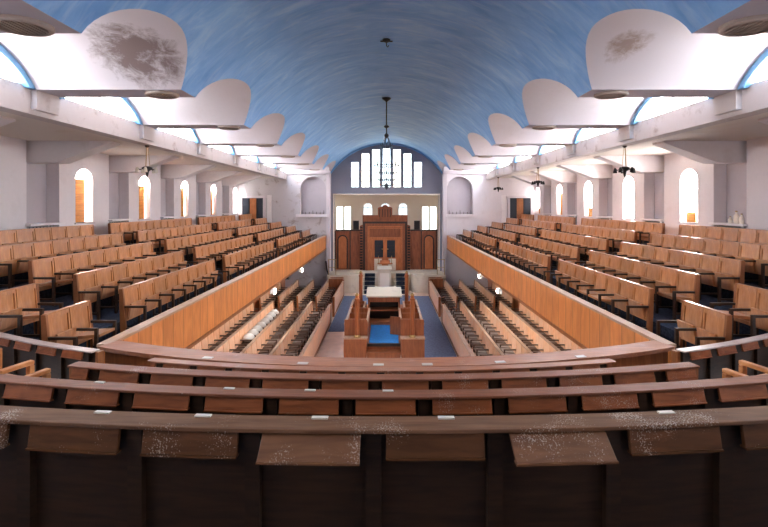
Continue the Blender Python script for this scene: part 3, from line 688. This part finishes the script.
# ------------------------------------------------------------------ tip-up pews
def pew_meshes(p, tag_, wood_m, seat_m, arm_m, H, back_m):
    """local frame: people face -x, row runs along y, pitch p"""
    g = p / 2 - 0.011
    lean = 0.07
    def lx(z): return lean * (z / H) - 0.02
    pan = MB()
    zb = 0.24
    pan.hexa([(lx(zb) - 0.012, -g, zb), (lx(zb) + 0.016, -g, zb), (lx(zb) + 0.016, g, zb), (lx(zb) - 0.012, g, zb), (lx(H) - 0.012, -g, H), (lx(H) + 0.016, -g, H), (lx(H) + 0.016, g, H), (lx(H) - 0.012, g, H)])
    fr = 0.034
    for (y0, y1, z0, z1) in ((-g, -g + fr, zb, H), (g - fr, g, zb, H), (-g + fr, g - fr, H - 0.05, H), (-g + fr, g - fr, zb, zb + 0.05)):
        pan.hexa([(lx(z0) - 0.03, y0, z0), (lx(z0) - 0.012, y0, z0), (lx(z0) - 0.012, y1, z0), (lx(z0) - 0.03, y1, z0), (lx(z1) - 0.03, y0, z1), (lx(z1) - 0.012, y0, z1), (lx(z1) - 0.012, y1, z1), (lx(z1) - 0.03, y1, z1)])
    su = MB(); s = p / 2 - 0.04
    su.hexa([(-0.06, -s, 0.27), (-0.03, -s, 0.26), (-0.03, s, 0.26), (-0.06, s, 0.27), (-0.105, -s, 0.53), (-0.075, -s, 0.535), (-0.075, s, 0.535), (-0.105, s, 0.53)])
    sd = MB(); sd.hexa([(-0.38, -s, 0.37), (-0.02, -s, 0.34), (-0.02, s, 0.34), (-0.38, s, 0.37), (-0.38, -s, 0.41), (-0.02, -s, 0.38), (-0.02, s, 0.38), (-0.38, s, 0.41)])
    ar = MB()
    t = 0.02
    ar.box(-0.38, 0.03, -t, t, 0.475, 0.51); ar.box(-0.38, -0.34, -t, t, 0.0, 0.475); ar.box(-0.0, 0.03, -t, t, 0.0, 0.475); ar.box(-0.34, 0.0, -t * 0.7, t * 0.7, 0.10, 0.13)
    en = MB()
    en.hexa([(-0.05, -0.02, 0), (0.05, -0.02, 0), (0.05, 0.02, 0), (-0.05, 0.02, 0), (lx(H) - 0.035, -0.02, H + 0.012), (lx(H) + 0.03, -0.02, H + 0.012), (lx(H) + 0.03, 0.02, H + 0.012), (lx(H) - 0.035, 0.02, H + 0.012)])
    return dict(panel=pan.mesh(tag_ + '_panel', wood_m), seat_up=su.mesh(tag_ + '_seat_up', wood_m if seat_m is None else seat_m), seat_down=sd.mesh(tag_ + '_seat_down', seat_m or wood_m),
                arm=ar.mesh(tag_ + '_arm', arm_m), end=en.mesh(tag_ + '_end', back_m))
cache = {}
def rail_mesh(L, H, mat, key):
    if (key, round(L, 2)) not in cache:
        lean = 0.07
        x = lean - 0.02
        cache[(key, round(L, 2))] = MB().box(x - 0.03, x + 0.028, -L / 2, L / 2, H, H + 0.02).mesh(key, mat)
    return cache[(key, round(L, 2))]
balc = pew_meshes(0.5, 'balcony_pew', M['pew'], None, M['arm'], 0.79, M['frame'])
def balcony_pew(side, x, y0, y1, n, z, label, group, up=0.85, name='balcony_pew'):
    p = (y1 - y0) / n
    o = thing(name, label, 'pew', (side * x, (y0 + y1) / 2, z), 0 if side > 0 else pi, group)
    sy = p / 0.5
    for k in range(n):
        yy = -(y1 - y0) / 2 + p * (k + 0.5)
        a = link('backrest_panel', balc['panel'], o, (0, yy, 0)); a.scale = (1, sy, 1)
        dn = random.random() > up
        b = link('seat', balc['seat_down'] if dn else balc['seat_up'], o, (0, yy, 0)); b.scale = (1, sy, 1)
    for k in range(n + 1):
        yy = -(y1 - y0) / 2 + p * k
        link('armrest', balc['arm'], o, (0, yy, 0))
    for s in (-1, 1): link('end_panel', balc['end'], o, (0, s * ((y1 - y0) / 2 + 0.005), 0))
    link('top_rail', rail_mesh(y1 - y0, 0.79, M['pew'], 'balcony_top_rail'), o)
    return o
secs = [(7.60, 11.62, 8), (12.38, 17.7, 11), (18.45, 22.95, 9), (23.75, 26.1, 5)]
drift = [0.0, 0.12, 0.24, 0.36, 0.48]
for side in (-1, 1):
    for r in range(5):
        x = X1 + DX * r; z = FL1 + DZ * r
        for s, (a, b, n) in enumerate(secs):
            nm = ['front', 'second', 'third', 'fourth', 'top'][r]
            b2 = min(b + drift[r], 26.35)
            balcony_pew(side, x, a + drift[r], b2, n, z, 'oak pew in the %s row of the %s, %s block from the ark' % (nm, SIDE[side], ORD[3 - s]), 'tip-up pews of the %s' % SIDE[side])
    # short pews where the balcony turns
    balcony_pew(side, 4.46, 5.80, 6.64, 2, FL1, 'short two-seat pew at the turn of the front row, %s' % SIDE[side], 'corner pews', 0.6)
    balcony_pew(side, 5.40, 6.05, 6.82, 2, FL1 + DZ, 'short two-seat pew at the turn of the second row, %s' % SIDE[side], 'corner pews', 0.6)
    if True:
        cf = MB().box(*sorted((side * (XP + 0.1), side * 7.5)), 5.6, 6.3, -2.64, FL1).box(*sorted((side * 4.95, side * 7.5)), 5.98, 6.3, FL1, FL1 + DZ)
        struct('floor_corner', cf, M['carpet_dark'])

# ------------------------------------------------------------------ rear balcony: curved pews seen from behind
class Arc:
    def __init__(s, yfar, R): s.R = R; s.yc = yfar + R
    def pt(s, r, a, z): return (r * sin(a), s.yc - r * cos(a), z)
    def box(s, mb, r0, r1, a0, a1, z0, z1, n=1, dz=0.0, dr=0.0):
        """curved slab; dr/dz shift the bottom outward (towards the viewer), for slanted boards"""
        b = len(mb.v)
        for i in range(n + 1):
            p = a0 + (a1 - a0) * i / n
            mb.v += [s.pt(r0 + dr, p, z0), s.pt(r1 + dr, p, z0), s.pt(r1, p, z1), s.pt(r0, p, z1)]
        for i in range(n):
            k = b + 4 * i
            for j in range(4): mb.f.append((k + j, k + (j + 1) % 4, k + 4 + (j + 1) % 4, k + 4 + j))
        mb.f.append((b, b + 3, b + 2, b + 1)); mb.f.append(tuple(b + 4 * n + j for j in range(4)))
        return mb
def rear_pew(yfar, R, w, z, fl, x0, x1, pitch, phase, flapw, label, ledge, flap_h=0.085, open_at=(), plates=(), seats=True, arms=True, tilt=0.022, name='curved_pew', ends=True, lip=0.018, flap_mat=None):
    A_ = Arc(yfar, R)
    a0, a1 = asin(x0 / R), asin(x1 / R)
    rn = R + w
    loc = A_.pt(rn, (a0 + a1) / 2, fl)
    o = thing(name, label, 'pew', loc, 0, 'curved rear balcony pews')
    n = max(6, int((a1 - a0) * R / 0.12))
    part('book_ledge', A_.box(MB(), R, rn, a0, a1, z - lip, z, n), ledge, o, True, bevel=0.004)
    part('backrest', A_.box(MB(), R + 0.02, R + 0.05, a0, a1, fl + 0.02, z - lip, n), M['rear'], o, True)
    part('plinth', A_.box(MB(), R + 0.05, R + 0.075, a0, a1, fl, fl + 0.14, n), M['rear'], o, True)
    k0 = int(math.floor((x0 - phase) / pitch)) ; k = k0
    while True:
        xc = phase + pitch * k
        if xc - pitch / 2 > x1: break
        ac = asin(max(-0.99, min(0.99, xc / R))); half = flapw / 2 / R
        lo, hi = max(ac - half, a0 + 0.003), min(ac + half, a1 - 0.003)
        if hi - lo > 0.05 / R:
            op = None
            for (xo, how) in open_at:
                if abs(xo - xc) < pitch / 2: op = how
            if op: dr, fh = op
            else: dr, fh = tilt, flap_h
            fm = M['rear_flap_dirty'] if op else (flap_mat or M['rear_flap'])
            f = part('book_flap', A_.box(MB(), rn - 0.035, rn - 0.017, lo, hi, z - lip - fh, z - lip - 0.004, 1, dr=dr), fm, o, True, bevel=0.003)
            part('flap_lip', A_.box(MB(), rn - 0.045 + dr, rn - 0.009 + dr, lo, hi, z - lip - fh - 0.008, z - lip - fh, 1), fm, f, False)
        # stile between two flaps
        ag = ac + pitch / 2 / R; hg = 0.032 / R
        if a0 < ag - hg and ag + hg < a1:
            part('stile', A_.box(MB(), R + 0.05, R + 0.085, ag - hg, ag + hg, fl + 0.14, z - lip, 1), M['rear'], o, True)
        k += 1
    for xp in plates:
        ap = asin(xp / R); 
        part('number_plate', A_.box(MB(), R + 0.012, R + 0.034, ap - 0.036 / R, ap + 0.036 / R, z, z + 0.006, 1), M['plate'], o, True)
    if seats:
        part('seat', A_.box(MB(), R - 0.40, R - 0.0, a0, a1, fl + 0.40, fl + 0.44, n), M['pew_back'], o, True)
        ag = a0
        k = 0
        cnt = max(1, int(round((x1 - x0) / pitch)))
        for q in range(cnt + 1):
            aa = a0 + (a1 - a0) * q / cnt; h = 0.018 / R
            part('seat_bracket', A_.box(MB(), R - 0.36, R + 0.0, aa - h, aa + h, fl, fl + 0.40, 1), M['pew_back'], o, True)
    if arms:
        for s, aa in ((-1, a0), (1, a1)):
            h = 0.028 / R; aa = aa - s * h
            ar = MB(); A_.box(ar, R - 0.30, R + 0.01, aa - h, aa + h, z - 0.17, z - 0.125, 1); A_.box(ar, R - 0.30, R - 0.25, aa - h, aa + h, fl, z - 0.17, 1)
            part('armrest', ar, M['arm_light'], o, True, bevel=0.008)
    if ends:
        for s, aa in ((-1, a0), (1, a1)):
            h = 0.022 / R; aa = aa + s * h
            part('end_panel', A_.box(MB(), R - 0.02, R + 0.06, aa - h, aa + h, fl, z - lip, 1), M['frame'], o, True)
    return o, A_
ROWS = {1: dict(yfar=1.973, R=15.5, w=0.125, z=-0.946), 2: dict(yfar=2.957, R=14.5, w=0.115, z=-1.241), 3: dict(yfar=3.78, R=13.3, w=0.12, z=-1.451), 4: dict(yfar=4.64, R=11.8, w=0.11, z=-1.708)}
FR = {0: -1.55, 1: -1.80, 2: -2.05, 3: -2.28, 4: -2.5}
rear_pew(fl=FR[1], x0=-2.75, x1=2.75, pitch=0.521, phase=0.205, flapw=0.415, label='dark curved pew closest to the viewer, flaked ledge with two flaps hanging open', ledge=M['ledge_dirty'], flap_mat=M['rear_flap_deep'], flap_h=0.10, tilt=0.016,
         open_at=((-0.316, (0.085, 0.08)), (0.726, (0.095, 0.082))), plates=(-1.29, -0.82, -0.295, 0.264, 1.27), **ROWS[1])
rear_pew(fl=FR[2], x0=-3.4, x1=3.4, pitch=0.495, phase=-0.006, flapw=0.385, label='brown curved pew second closest to the viewer, with small ivory plates on its ledge', ledge=M['ledge'],
         plates=(-2.0, -1.06, -0.51, 0.01), **ROWS[2])
rear_pew(fl=FR[3], x0=-2.86, x1=2.80, pitch=0.5, phase=-0.344, flapw=0.385, label='middle curved pew of the rear balcony, ending at gangways with pale armrests', ledge=M['ledge'], **ROWS[3])
rear_pew(fl=FR[4], x0=-2.60, x1=2.48, pitch=0.4, phase=0.94, flapw=0.32, label='short curved pew directly behind the curved parapet of the rear balcony', ledge=M['ledge_warm'], arms=False, **ROWS[4])
for side in (-1, 1):
    r4 = dict(ROWS[4]); r4['yfar'] = 4.72
    x0, x1 = (3.44, 5.10)
    if side < 0: x0, x1 = -5.3, -3.40
    rear_pew(fl=FR[4] + 0.1, x0=x0, x1=x1, pitch=0.42, phase=side * 3.70, flapw=0.33, label='outer curved pew with a ledge coloured pale as if sunlit, below the %s corner' % SIDE[side].replace(' balcony', ''), ledge=M['ledge_pale'], seats=False, arms=False, ends=True, **r4)
    # end of the third row beyond the gangway, its last backrest missing
    R3 = Arc(ROWS[3]['yfar'] - 0.06, ROWS[3]['R']); z3 = ROWS[3]['z']
    lab = 'end of a pew with pale armrests and no backrest, gangway by the %s corner' % SIDE[side].replace(' balcony', '')
    a0 = asin(2.98 / R3.R); 
    base = R3.pt(R3.R, asin(3.5 / R3.R) * side, FR[3])
    o = thing('pew_end', lab, 'pew', base, 0, 'pew ends beyond the gangways')
    def sb(r0, r1, p, q, z0, z1, **k):
        m = MB(); R3.box(m, r0, r1, side * p, side * q, z0, z1, 1, **k); return m
    ae = asin(3.80 / R3.R)
    part('end_panel', sb(R3.R - 0.03, R3.R + 0.07, ae - 0.004, ae + 0.004, FR[3], z3 + 0.06), M['arm_light'], o, True, bevel=0.006)
    part('backrest', sb(R3.R + 0.0, R3.R + 0.05, ae + 0.004, ae + 0.13, FR[3] + 0.2, z3), M['frame'], o, True)
    part('seat', sb(R3.R - 0.42, R3.R - 0.02, asin(3.38 / R3.R), ae - 0.004, FR[3] + 0.38, FR[3] + 0.42), M['seat_white'], o, True)
    part('seat', sb(R3.R - 0.42, R3.R - 0.02, ae + 0.004, ae + 0.13, FR[3] + 0.38, FR[3] + 0.42), M['pew'], o, True)
    for aa, rr in ((asin(3.34 / R3.R), R3.R + 0.13), (ae - 0.006, R3.R)):
        h = 0.0024; m = MB()
        R3.box(m, rr - 0.29, rr + 0.02, side * aa - h, side * aa + h, z3 - 0.185, z3 - 0.14, 1)
        R3.box(m, rr - 0.29, rr - 0.24, side * aa - h, side * aa + h, FR[3], z3 - 0.185, 1)
        R3.box(m, rr - 0.02, rr + 0.02, side * aa - h, side * aa + h, FR[3], z3 - 0.185, 1)
        part('armrest', m, M['arm_light'], o, True, bevel=0.01)
# curved parapet
PA = Arc(5.24, 9.8); ap = asin(3.57 / 9.8); mb = MB()
PA.box(mb, 9.86, 10.02, -ap, ap, -2.65, ZP - 0.05, 40)
par = struct('parapet', mb, M['bimah'])
part('cap_rail', PA.box(MB(), 9.8, 10.09, -ap - 0.004, ap + 0.004, ZP - 0.05, ZP, 40), M['ledge_warm'], par)
cm = MB()
for xp in (-2.1, -0.95, -0.09, 0.46, 1.3, 2.3):
    a = asin(xp / 9.9); PA.box(cm, 10.0, 10.06, a - 0.006, a + 0.006, ZP, ZP + 0.006, 1)
part('number_plate', cm, M['plate'], par)
# rear tiers
def tier(yf0, R0, yf1, R1, z, xm=8.9, name='floor_tier'):
    mb = MB(); n = 40
    A0, A1 = Arc(yf0, R0), Arc(yf1, R1)
    for i in range(n):
        x0, x1 = -xm + 2 * xm * i / n, -xm + 2 * xm * (i + 1) / n
        def Y(A, x): return A.yc - sqrt(max(A.R ** 2 - x * x, 0))
        P = [(x0, Y(A0, x0)), (x1, Y(A0, x1)), (x1, Y(A1, x1)), (x0, Y(A1, x0))]
        mb.hexa([(p, q, z - 0.35) for p, q in P] + [(p, q, z) for p, q in P])
    struct(name, mb, M['carpet_dark'])
bk = 0.1
tier(1.80, 15.5, 2.80, 14.5, FR[2], 6.5); tier(2.80, 14.5, 3.63, 13.3, FR[3], 6.5); tier(3.63, 13.3, 5.2, 9.9, FR[4], 4.3)
tier(0.85, 16.3, 1.80, 15.5, FR[1], 6.5)
struct('floor_rear', MB().box(-6.5, 6.5, -2.6, 0.99, FR[0] - 0.4, FR[0]), M['carpet_dark'])

# ------------------------------------------------------------------ main floor
struct('floor', MB().box(-6.4, 6.4, 0, YR, -5.2, -5.1), M['floor'])
for side in (-1, 1):
    y0 = 17.7 if side < 0 else 12.0
    x0, x1 = (-2.36, -1.45) if side < 0 else (1.28, 2.36)
    cp = MB().box(x0, x1, y0, 24.6, -5.1, -5.085)
    tag(link('aisle_carpet', cp.mesh('aisle_carpet', M['carpet'])), 'blue aisle carpet beside the bimah on the %s' % SIDE[side].replace('balcony', 'side'), 'carpet')
tag(link('stage_carpet', MB().box(-1.45, 1.28, 20.9, 24.8, -5.1, -5.085).mesh('stage_carpet', M['carpet'])), 'blue carpet between the reading table platform and the stage steps', 'carpet')
# panelled side walls under the balconies
for side in (-1, 1):
    w = MB().box(*sorted((side * 6.15, side * 6.3)), 6, 26.6, -5.1, -2.65)
    wo = struct('wall_lower', w, M['recess'])
    part('wall_panelling', MB().box(*sorted((side * 6.12, side * 6.15)), 6, 26.6, -5.1, -3.7), M['bimah'], wo)
ZTOP = -4.25
gp = pew_meshes(0.5, 'floor_pew', M['pink'], M['seat_dark'], M['arm_floor'], 0.85, M['frame'])
grd_seat_white = gp['seat_up'].copy(); grd_seat_white.materials[0] = M['seat_white']
grd_seat_grey = gp['seat_down'].copy(); grd_seat_grey.materials[0] = M['seat_grey']
puff = MB().lathe([(0.0, 0.38), (0.15, 0.385), (0.22, 0.44), (0.20, 0.54), (0.11, 0.63), (0.0, 0.65)], -0.2, 0, 12).mesh('seat_cover', M['seat_white'], True)
bm_cache = {}
def floor_pew(side, x, y0, y1, label, group, covers=()):
    n = int(round((y1 - y0) / 0.5)); p = (y1 - y0) / n; L = y1 - y0
    o = thing('floor_pew', label, 'pew', (side * x, (y0 + y1) / 2, -5.1), 0 if side > 0 else pi, group)
    if L not in bm_cache:
        b = MB(); b.hexa([(-0.02, -L / 2, 0.16), (0.02, -L / 2, 0.16), (0.02, L / 2, 0.16), (-0.02, L / 2, 0.16), (0.04, -L / 2, 0.82), (0.08, -L / 2, 0.82), (0.08, L / 2, 0.82), (0.04, L / 2, 0.82)])
        for k in range(1, n):
            yy = -L / 2 + p * k; b.hexa([(-0.03, yy - 0.012, 0.16), (-0.0, yy - 0.012, 0.16), (-0.0, yy + 0.012, 0.16), (-0.03, yy + 0.012, 0.16), (0.03, yy - 0.012, 0.82), (0.06, yy - 0.012, 0.82), (0.06, yy + 0.012, 0.82), (0.03, yy + 0.012, 0.82)])
        bm_cache[L] = b.mesh('floor_pew_backrest', M['pink'])
        bm_cache[(L, 'r')] = MB().box(0.02, 0.11, -L / 2 - 0.01, L / 2 + 0.01, 0.82, 0.85).mesh('floor_pew_rail', M['cap'])
    link('backrest', bm_cache[L], o); link('top_rail', bm_cache[(L, 'r')], o)
    for k in range(n):
        yy = -L / 2 + p * (k + 0.5)
        s = link('seat', gp['seat_down'] if random.random() < 0.45 else grd_seat_grey, o, (0, yy, 0))
        wy_ = (y0 + y1) / 2 - yy if side < 0 else (y0 + y1) / 2 + yy
        if covers and covers[0] < wy_ < covers[1]:
            q = link('seat_cover', puff, s, (0, 0, 0))
    for k in range(n + 1): link('armrest', gp['arm'], o, (0, -L / 2 + p * k, 0))
    for s in (-1, 1): link('end_panel', gp['end'], o, (0, s * (L / 2 + 0.02), 0))
GX = [3.24, 4.11, 4.98, 5.86]
NM = ['row next to the aisle', 'second row from the aisle', 'third row from the aisle', 'wall row']
for side in (-1, 1):
    for r, x in enumerate(GX):
        floor_pew(side, x, 11.0, 19.5, 'long main-floor pew, %s, below the %s' % (NM[r], SIDE[side]), 'main floor pews below the %s' % SIDE[side], (15.2, 19.0) if side < 0 and r == 2 else ())
        floor_pew(side, x, 20.5, 25.0 if r < 3 else 24.5, 'short main-floor pew beside the stage, %s, below the %s' % (NM[r], SIDE[side]), 'main floor pews below the %s' % SIDE[side])
    # book-board screens along the aisle
    for (a, b, lab) in ((11.0, 18.9, 'long low oak screen along the aisle carpet'), (20.1, 24.6, 'short low oak screen along the aisle near the stage')):
        o = thing('pew_screen', '%s, %s' % (lab, SIDE[side].replace('balcony', 'side')), 'screen', (side * 2.42, (a + b) / 2, -5.1), 0, 'low oak screens along the aisles')
        L = b - a
        part('board', MB().box(-0.025, 0.025, -L / 2, L / 2, 0.0, 0.83), M['pink'], o)
        part('top_rail', MB().box(-0.05, 0.09 if side > 0 else 0.05, -L / 2, L / 2, 0.83, 0.86), M['cap'], o)
        part('skirting', MB().box(-0.04, 0.04, -L / 2, L / 2, 0.0, 0.1), M['frame'], o)
        for s in (-1, 1): part('post', MB().box(-0.05, 0.05, s * L / 2 - 0.04, s * L / 2 + 0.04, 0, 0.9), M['frame'], o)
    # wardens' box by the stage
    o = thing('box_pew', 'square oak box pew at the foot of the stage, %s' % SIDE[side].replace('balcony', 'side'), 'box pew', (side * 2.82, 25.0, -5.1), 0, 'box pews at the stage')
    part('side_panel', MB().box(-0.42, -0.38, -0.3, 0.3, 0, 0.95), M['bimah'], o); part('side_panel', MB().box(0.32, 0.36, -0.3, 0.3, 0, 0.95), M['bimah'], o)
    part('front_panel', MB().box(-0.38, 0.32, -0.3, -0.26, 0, 0.95), M['bimah'], o); part('back_panel', MB().box(-0.38, 0.32, 0.26, 0.3, 0, 0.95), M['bimah'], o)
    part('seat', MB().box(-0.38, 0.32, -0.1, 0.26, 0.4, 0.44), M['frame'], o)
    part('top_rail', MB().box(-0.44, 0.38, -0.32, -0.25, 0.95, 0.98), M['cap'], o)
o = thing('cabinet_speaker', 'grey box speaker high on the panelled wall below the boarded-window balcony', 'speaker', (-5.65, 24.9, -4.2))
part('cabinet', MB().box(-0.18, 0.18, -0.2, 0.2, 0, 0.75), M['grey_box'], o)
part('grille', MB().box(-0.15, 0.15, -0.215, -0.2, 0.06, 0.68), M['dark'], o)
part('bracket', MB().box(-0.5, -0.18, -0.04, 0.04, 0.3, 0.4), M['dark'], o)
# rolled black hose on the wall near the stage
ho = thing('black_cable', 'thick black cable hanging in a curve on the white pier beside the stage', 'cable', (-3.55, 26.4, -4.6))
part('cable', MB().tube([(-0.08, 0, 1.2)] + [(-0.06 + 0.34 * (1 - cos(pi / 2 * j / 8)), -0.02, 1.15 - 0.9 * sin(pi / 2 * j / 8)) for j in range(9)], 0.045, 8), M['dark'], ho, smooth=True)
part('hook', MB().box(-0.13, -0.03, -0.05, 0.05, 1.17, 1.24), M['steel'], ho)

# ------------------------------------------------------------------ bimah
FZ, PZ = -5.1, -4.70
YB0, YB1 = 14.95, 20.8
bi = thing('bimah_platform', 'raised oak bimah platform with a front step in the middle of the hall', 'platform', (-0.09, 17.8, FZ))
part('deck', MB().box(-1.36, 1.36, YB0 - 17.8, YB1 - 17.8, 0, 0.40), M['bimah'], bi)
part('step', MB().box(-0.56, 0.56, 14.6 - 17.8, YB0 - 17.8, 0, 0.2), M['bimah'], bi)
part('nosing', MB().box(-0.56, 0.56, YB0 - 0.03 - 17.8, YB0 - 17.8, 0.3, 0.40), M['ark_dark'], bi)
tag(link('bimah_runner', MB().box(-0.60, 0.42, YB0 + 0.02, 17.2, PZ, PZ + 0.015).mesh('bimah_runner', M['carpet_bright'])), 'bright blue carpet runner on the bimah platform', 'carpet')
for side in (-1, 1):
    x0, x1 = (-1.43, -0.66) if side < 0 else (0.49, 1.27)
    sd = SIDE[side].replace('balcony', 'side')
    o = thing('plinth_box', 'square oak plinth box at the bimah entrance, %s' % sd, 'plinth', ((x0 + x1) / 2, 14.8, FZ), 0, 'plinths at the bimah entrance')
    h = (x1 - x0) / 2
    part('body', MB().box(-h, h, -0.13, 0.13, 0, 0.62), M['bimah'], o); part('cap', MB().box(-h - 0.02, h + 0.02, -0.15, 0.15, 0.62, 0.66), M['cap'], o)
    for nm, yb, ye, hi in (('front', 14.95, 17.5, x0 if side > 0 else x1), ('rear', 17.56, 18.8, (-0.88 if side < 0 else 0.70))):
        xo = x0 if side < 0 else x1
        xc = (xo + hi) / 2; h = abs(xo - hi) / 2; L = (ye - yb) / 2
        s_ = thing('bimah_stall', 'partitioned oak stall %s, %s' % ('behind the plinth at the bimah entrance' if nm == 'front' else 'alongside the reading table', sd), 'stall', (xc, (yb + ye) / 2, PZ), 0, 'stalls on the bimah')
        part('front_panel', MB().box(-h, h, -L, -L + 0.04, 0, 0.80 if nm == 'front' else 0.60), M['bimah'], s_)
        part('outer_panel', MB().box(*sorted((side * h, side * (h - 0.04))), -L + 0.04, L, 0, 0.62), M['bimah'], s_)
        part('top_rail', MB().box(*sorted((side * (h + 0.02), side * (h - 0.06))), -L + 0.04, L, 0.62, 0.66), M['cap'], s_)
        for q in ((0.36, 0.68) if nm == 'front' else (0.5,)): part('partition', MB().box(-h + 0.04, h - 0.04, -L + 2 * L * q, -L + 2 * L * q + 0.04, 0, 0.60), M['bimah'], s_)
        part('back_panel', MB().box(-h + 0.04, h - 0.04, L - 0.04, L, 0, 0.60), M['bimah'], s_)
        part('seat', MB().box(*sorted((side * (h - 0.04), side * (h - 0.36))), -L + 0.04, L - 0.04, 0.34, 0.38), M['frame'], s_)
        yi = -L + (0.45 if side < 0 else 0.9) if nm == 'front' else -L + 0.04
        part('inner_panel', MB().box(*sorted((-side * h, -side * (h - 0.04))), yi, L - 0.04, 0, 0.58), M['bimah'], s_)
        part('top_rail', MB().box(*sorted((-side * (h + 0.02), -side * (h - 0.06))), yi, L - 0.04, 0.58, 0.62), M['cap'], s_)
        if side > 0 and nm == 'front':
            part('gate', MB().hexa([(-h - 0.36, yi + 0.12, 0.02), (-h, yi - 0.02, 0.02), (-h + 0.01, yi + 0.01, 0.02), (-h - 0.35, yi + 0.15, 0.02), (-h - 0.36, yi + 0.12, 0.66), (-h, yi - 0.02, 0.66), (-h + 0.01, yi + 0.01, 0.66), (-h - 0.35, yi + 0.15, 0.66)]), M['bimah'], s_)
    for yy, zz, x, who, lo in ((14.8, -4.44, -0.99 if side < 0 else 0.87, 'front', 1.42), (19.0, PZ + 0.0, -1.11 + 0.0 if side < 0 else 0.87, 'rear', 1.8)):
        p = thing('candle_post', 'slender oak lamp post at the %s corner of the bimah, %s' % (who, sd), 'post', (x, yy, zz), 0, 'lamp posts at the bimah corners')
        part('foot', MB().lathe([(0.12, 0), (0.12, 0.03), (0.085, 0.08)], n=8), M['brass'], p)
        part('shaft', MB().lathe([(0.085, 0.05), (0.075, lo - 0.2), (0.09, lo - 0.18), (0.09, lo - 0.12), (0.06, lo - 0.1), (0.06, lo - 0.03)], n=8), M['bimah'], p)
        part('finial', MB().lathe([(0.06, lo - 0.03), (0.07, lo), (0.03, lo + 0.05), (0.0, lo + 0.07)], n=8), M['brass'], p)
tb = thing('reading_table', 'wide reading table with a pale dusty sloping top on the bimah', 'table', (-0.10, 18.2, PZ))
part('tabletop', MB().hexa([(-0.72, -0.6, 1.00), (0.72, -0.6, 1.00), (0.72, 0.65, 1.14), (-0.72, 0.65, 1.14), (-0.72, -0.6, 1.06), (0.72, -0.6, 1.06), (0.72, 0.65, 1.2), (-0.72, 0.65, 1.2)]), M['stone'], tb, bevel=0.01)
part('apron', MB().box(-0.64, 0.64, -0.52, -0.48, 0.80, 1.0), M['bimah'], tb)
for s in (-1, 1): part('side_panel', MB().box(*sorted((s * 0.64, s * 0.59)), -0.52, 0.58, 0, 1.0), M['bimah'], tb)
part('back_panel', MB().box(-0.59, 0.59, 0.1, 0.14, 0, 1.05), M['ark_dark'], tb)
part('shelf', MB().box(-0.59, 0.59, -0.46, 0.1, 0.42, 0.46), M['bimah'], tb)
part('kneeler', MB().box(-0.55, 0.5, -0.95, -0.55, 0.0, 0.12), M['frame'], tb)

# ------------------------------------------------------------------ light, camera
w = bpy.data.worlds.new('World'); S.world = w; w.use_nodes = True
bg = w.node_tree.nodes['Background']; bg.inputs['Color'].default_value = (0.9, 0.95, 1.0, 1); bg.inputs['Strength'].default_value = 0.6

for o in TOP: o.location.z += EYE
cam = bpy.data.cameras.new('camera'); co = bpy.data.objects.new('camera', cam); C.objects.link(co)
co.location = (0, 0, EYE); co.rotation_euler = (pi / 2, 0, 0)
cam.sensor_width = 36; cam.lens = 36 * FPX / 768.0
cam.shift_x = -(U0 - 384.0) / 768.0; cam.shift_y = -(263.5 - V0) / 768.0
cam.clip_start = 0.05; cam.clip_end = 200
S.camera = co
S.view_settings.view_transform = 'Standard'; S.view_settings.look = 'None'; S.view_settings.gamma = 1.0; S.view_settings.use_curve_mapping = False
S.view_settings.exposure = 2.1
S.cycles.max_bounces = 8; S.cycles.diffuse_bounces = 5; S.cycles.use_denoising = True
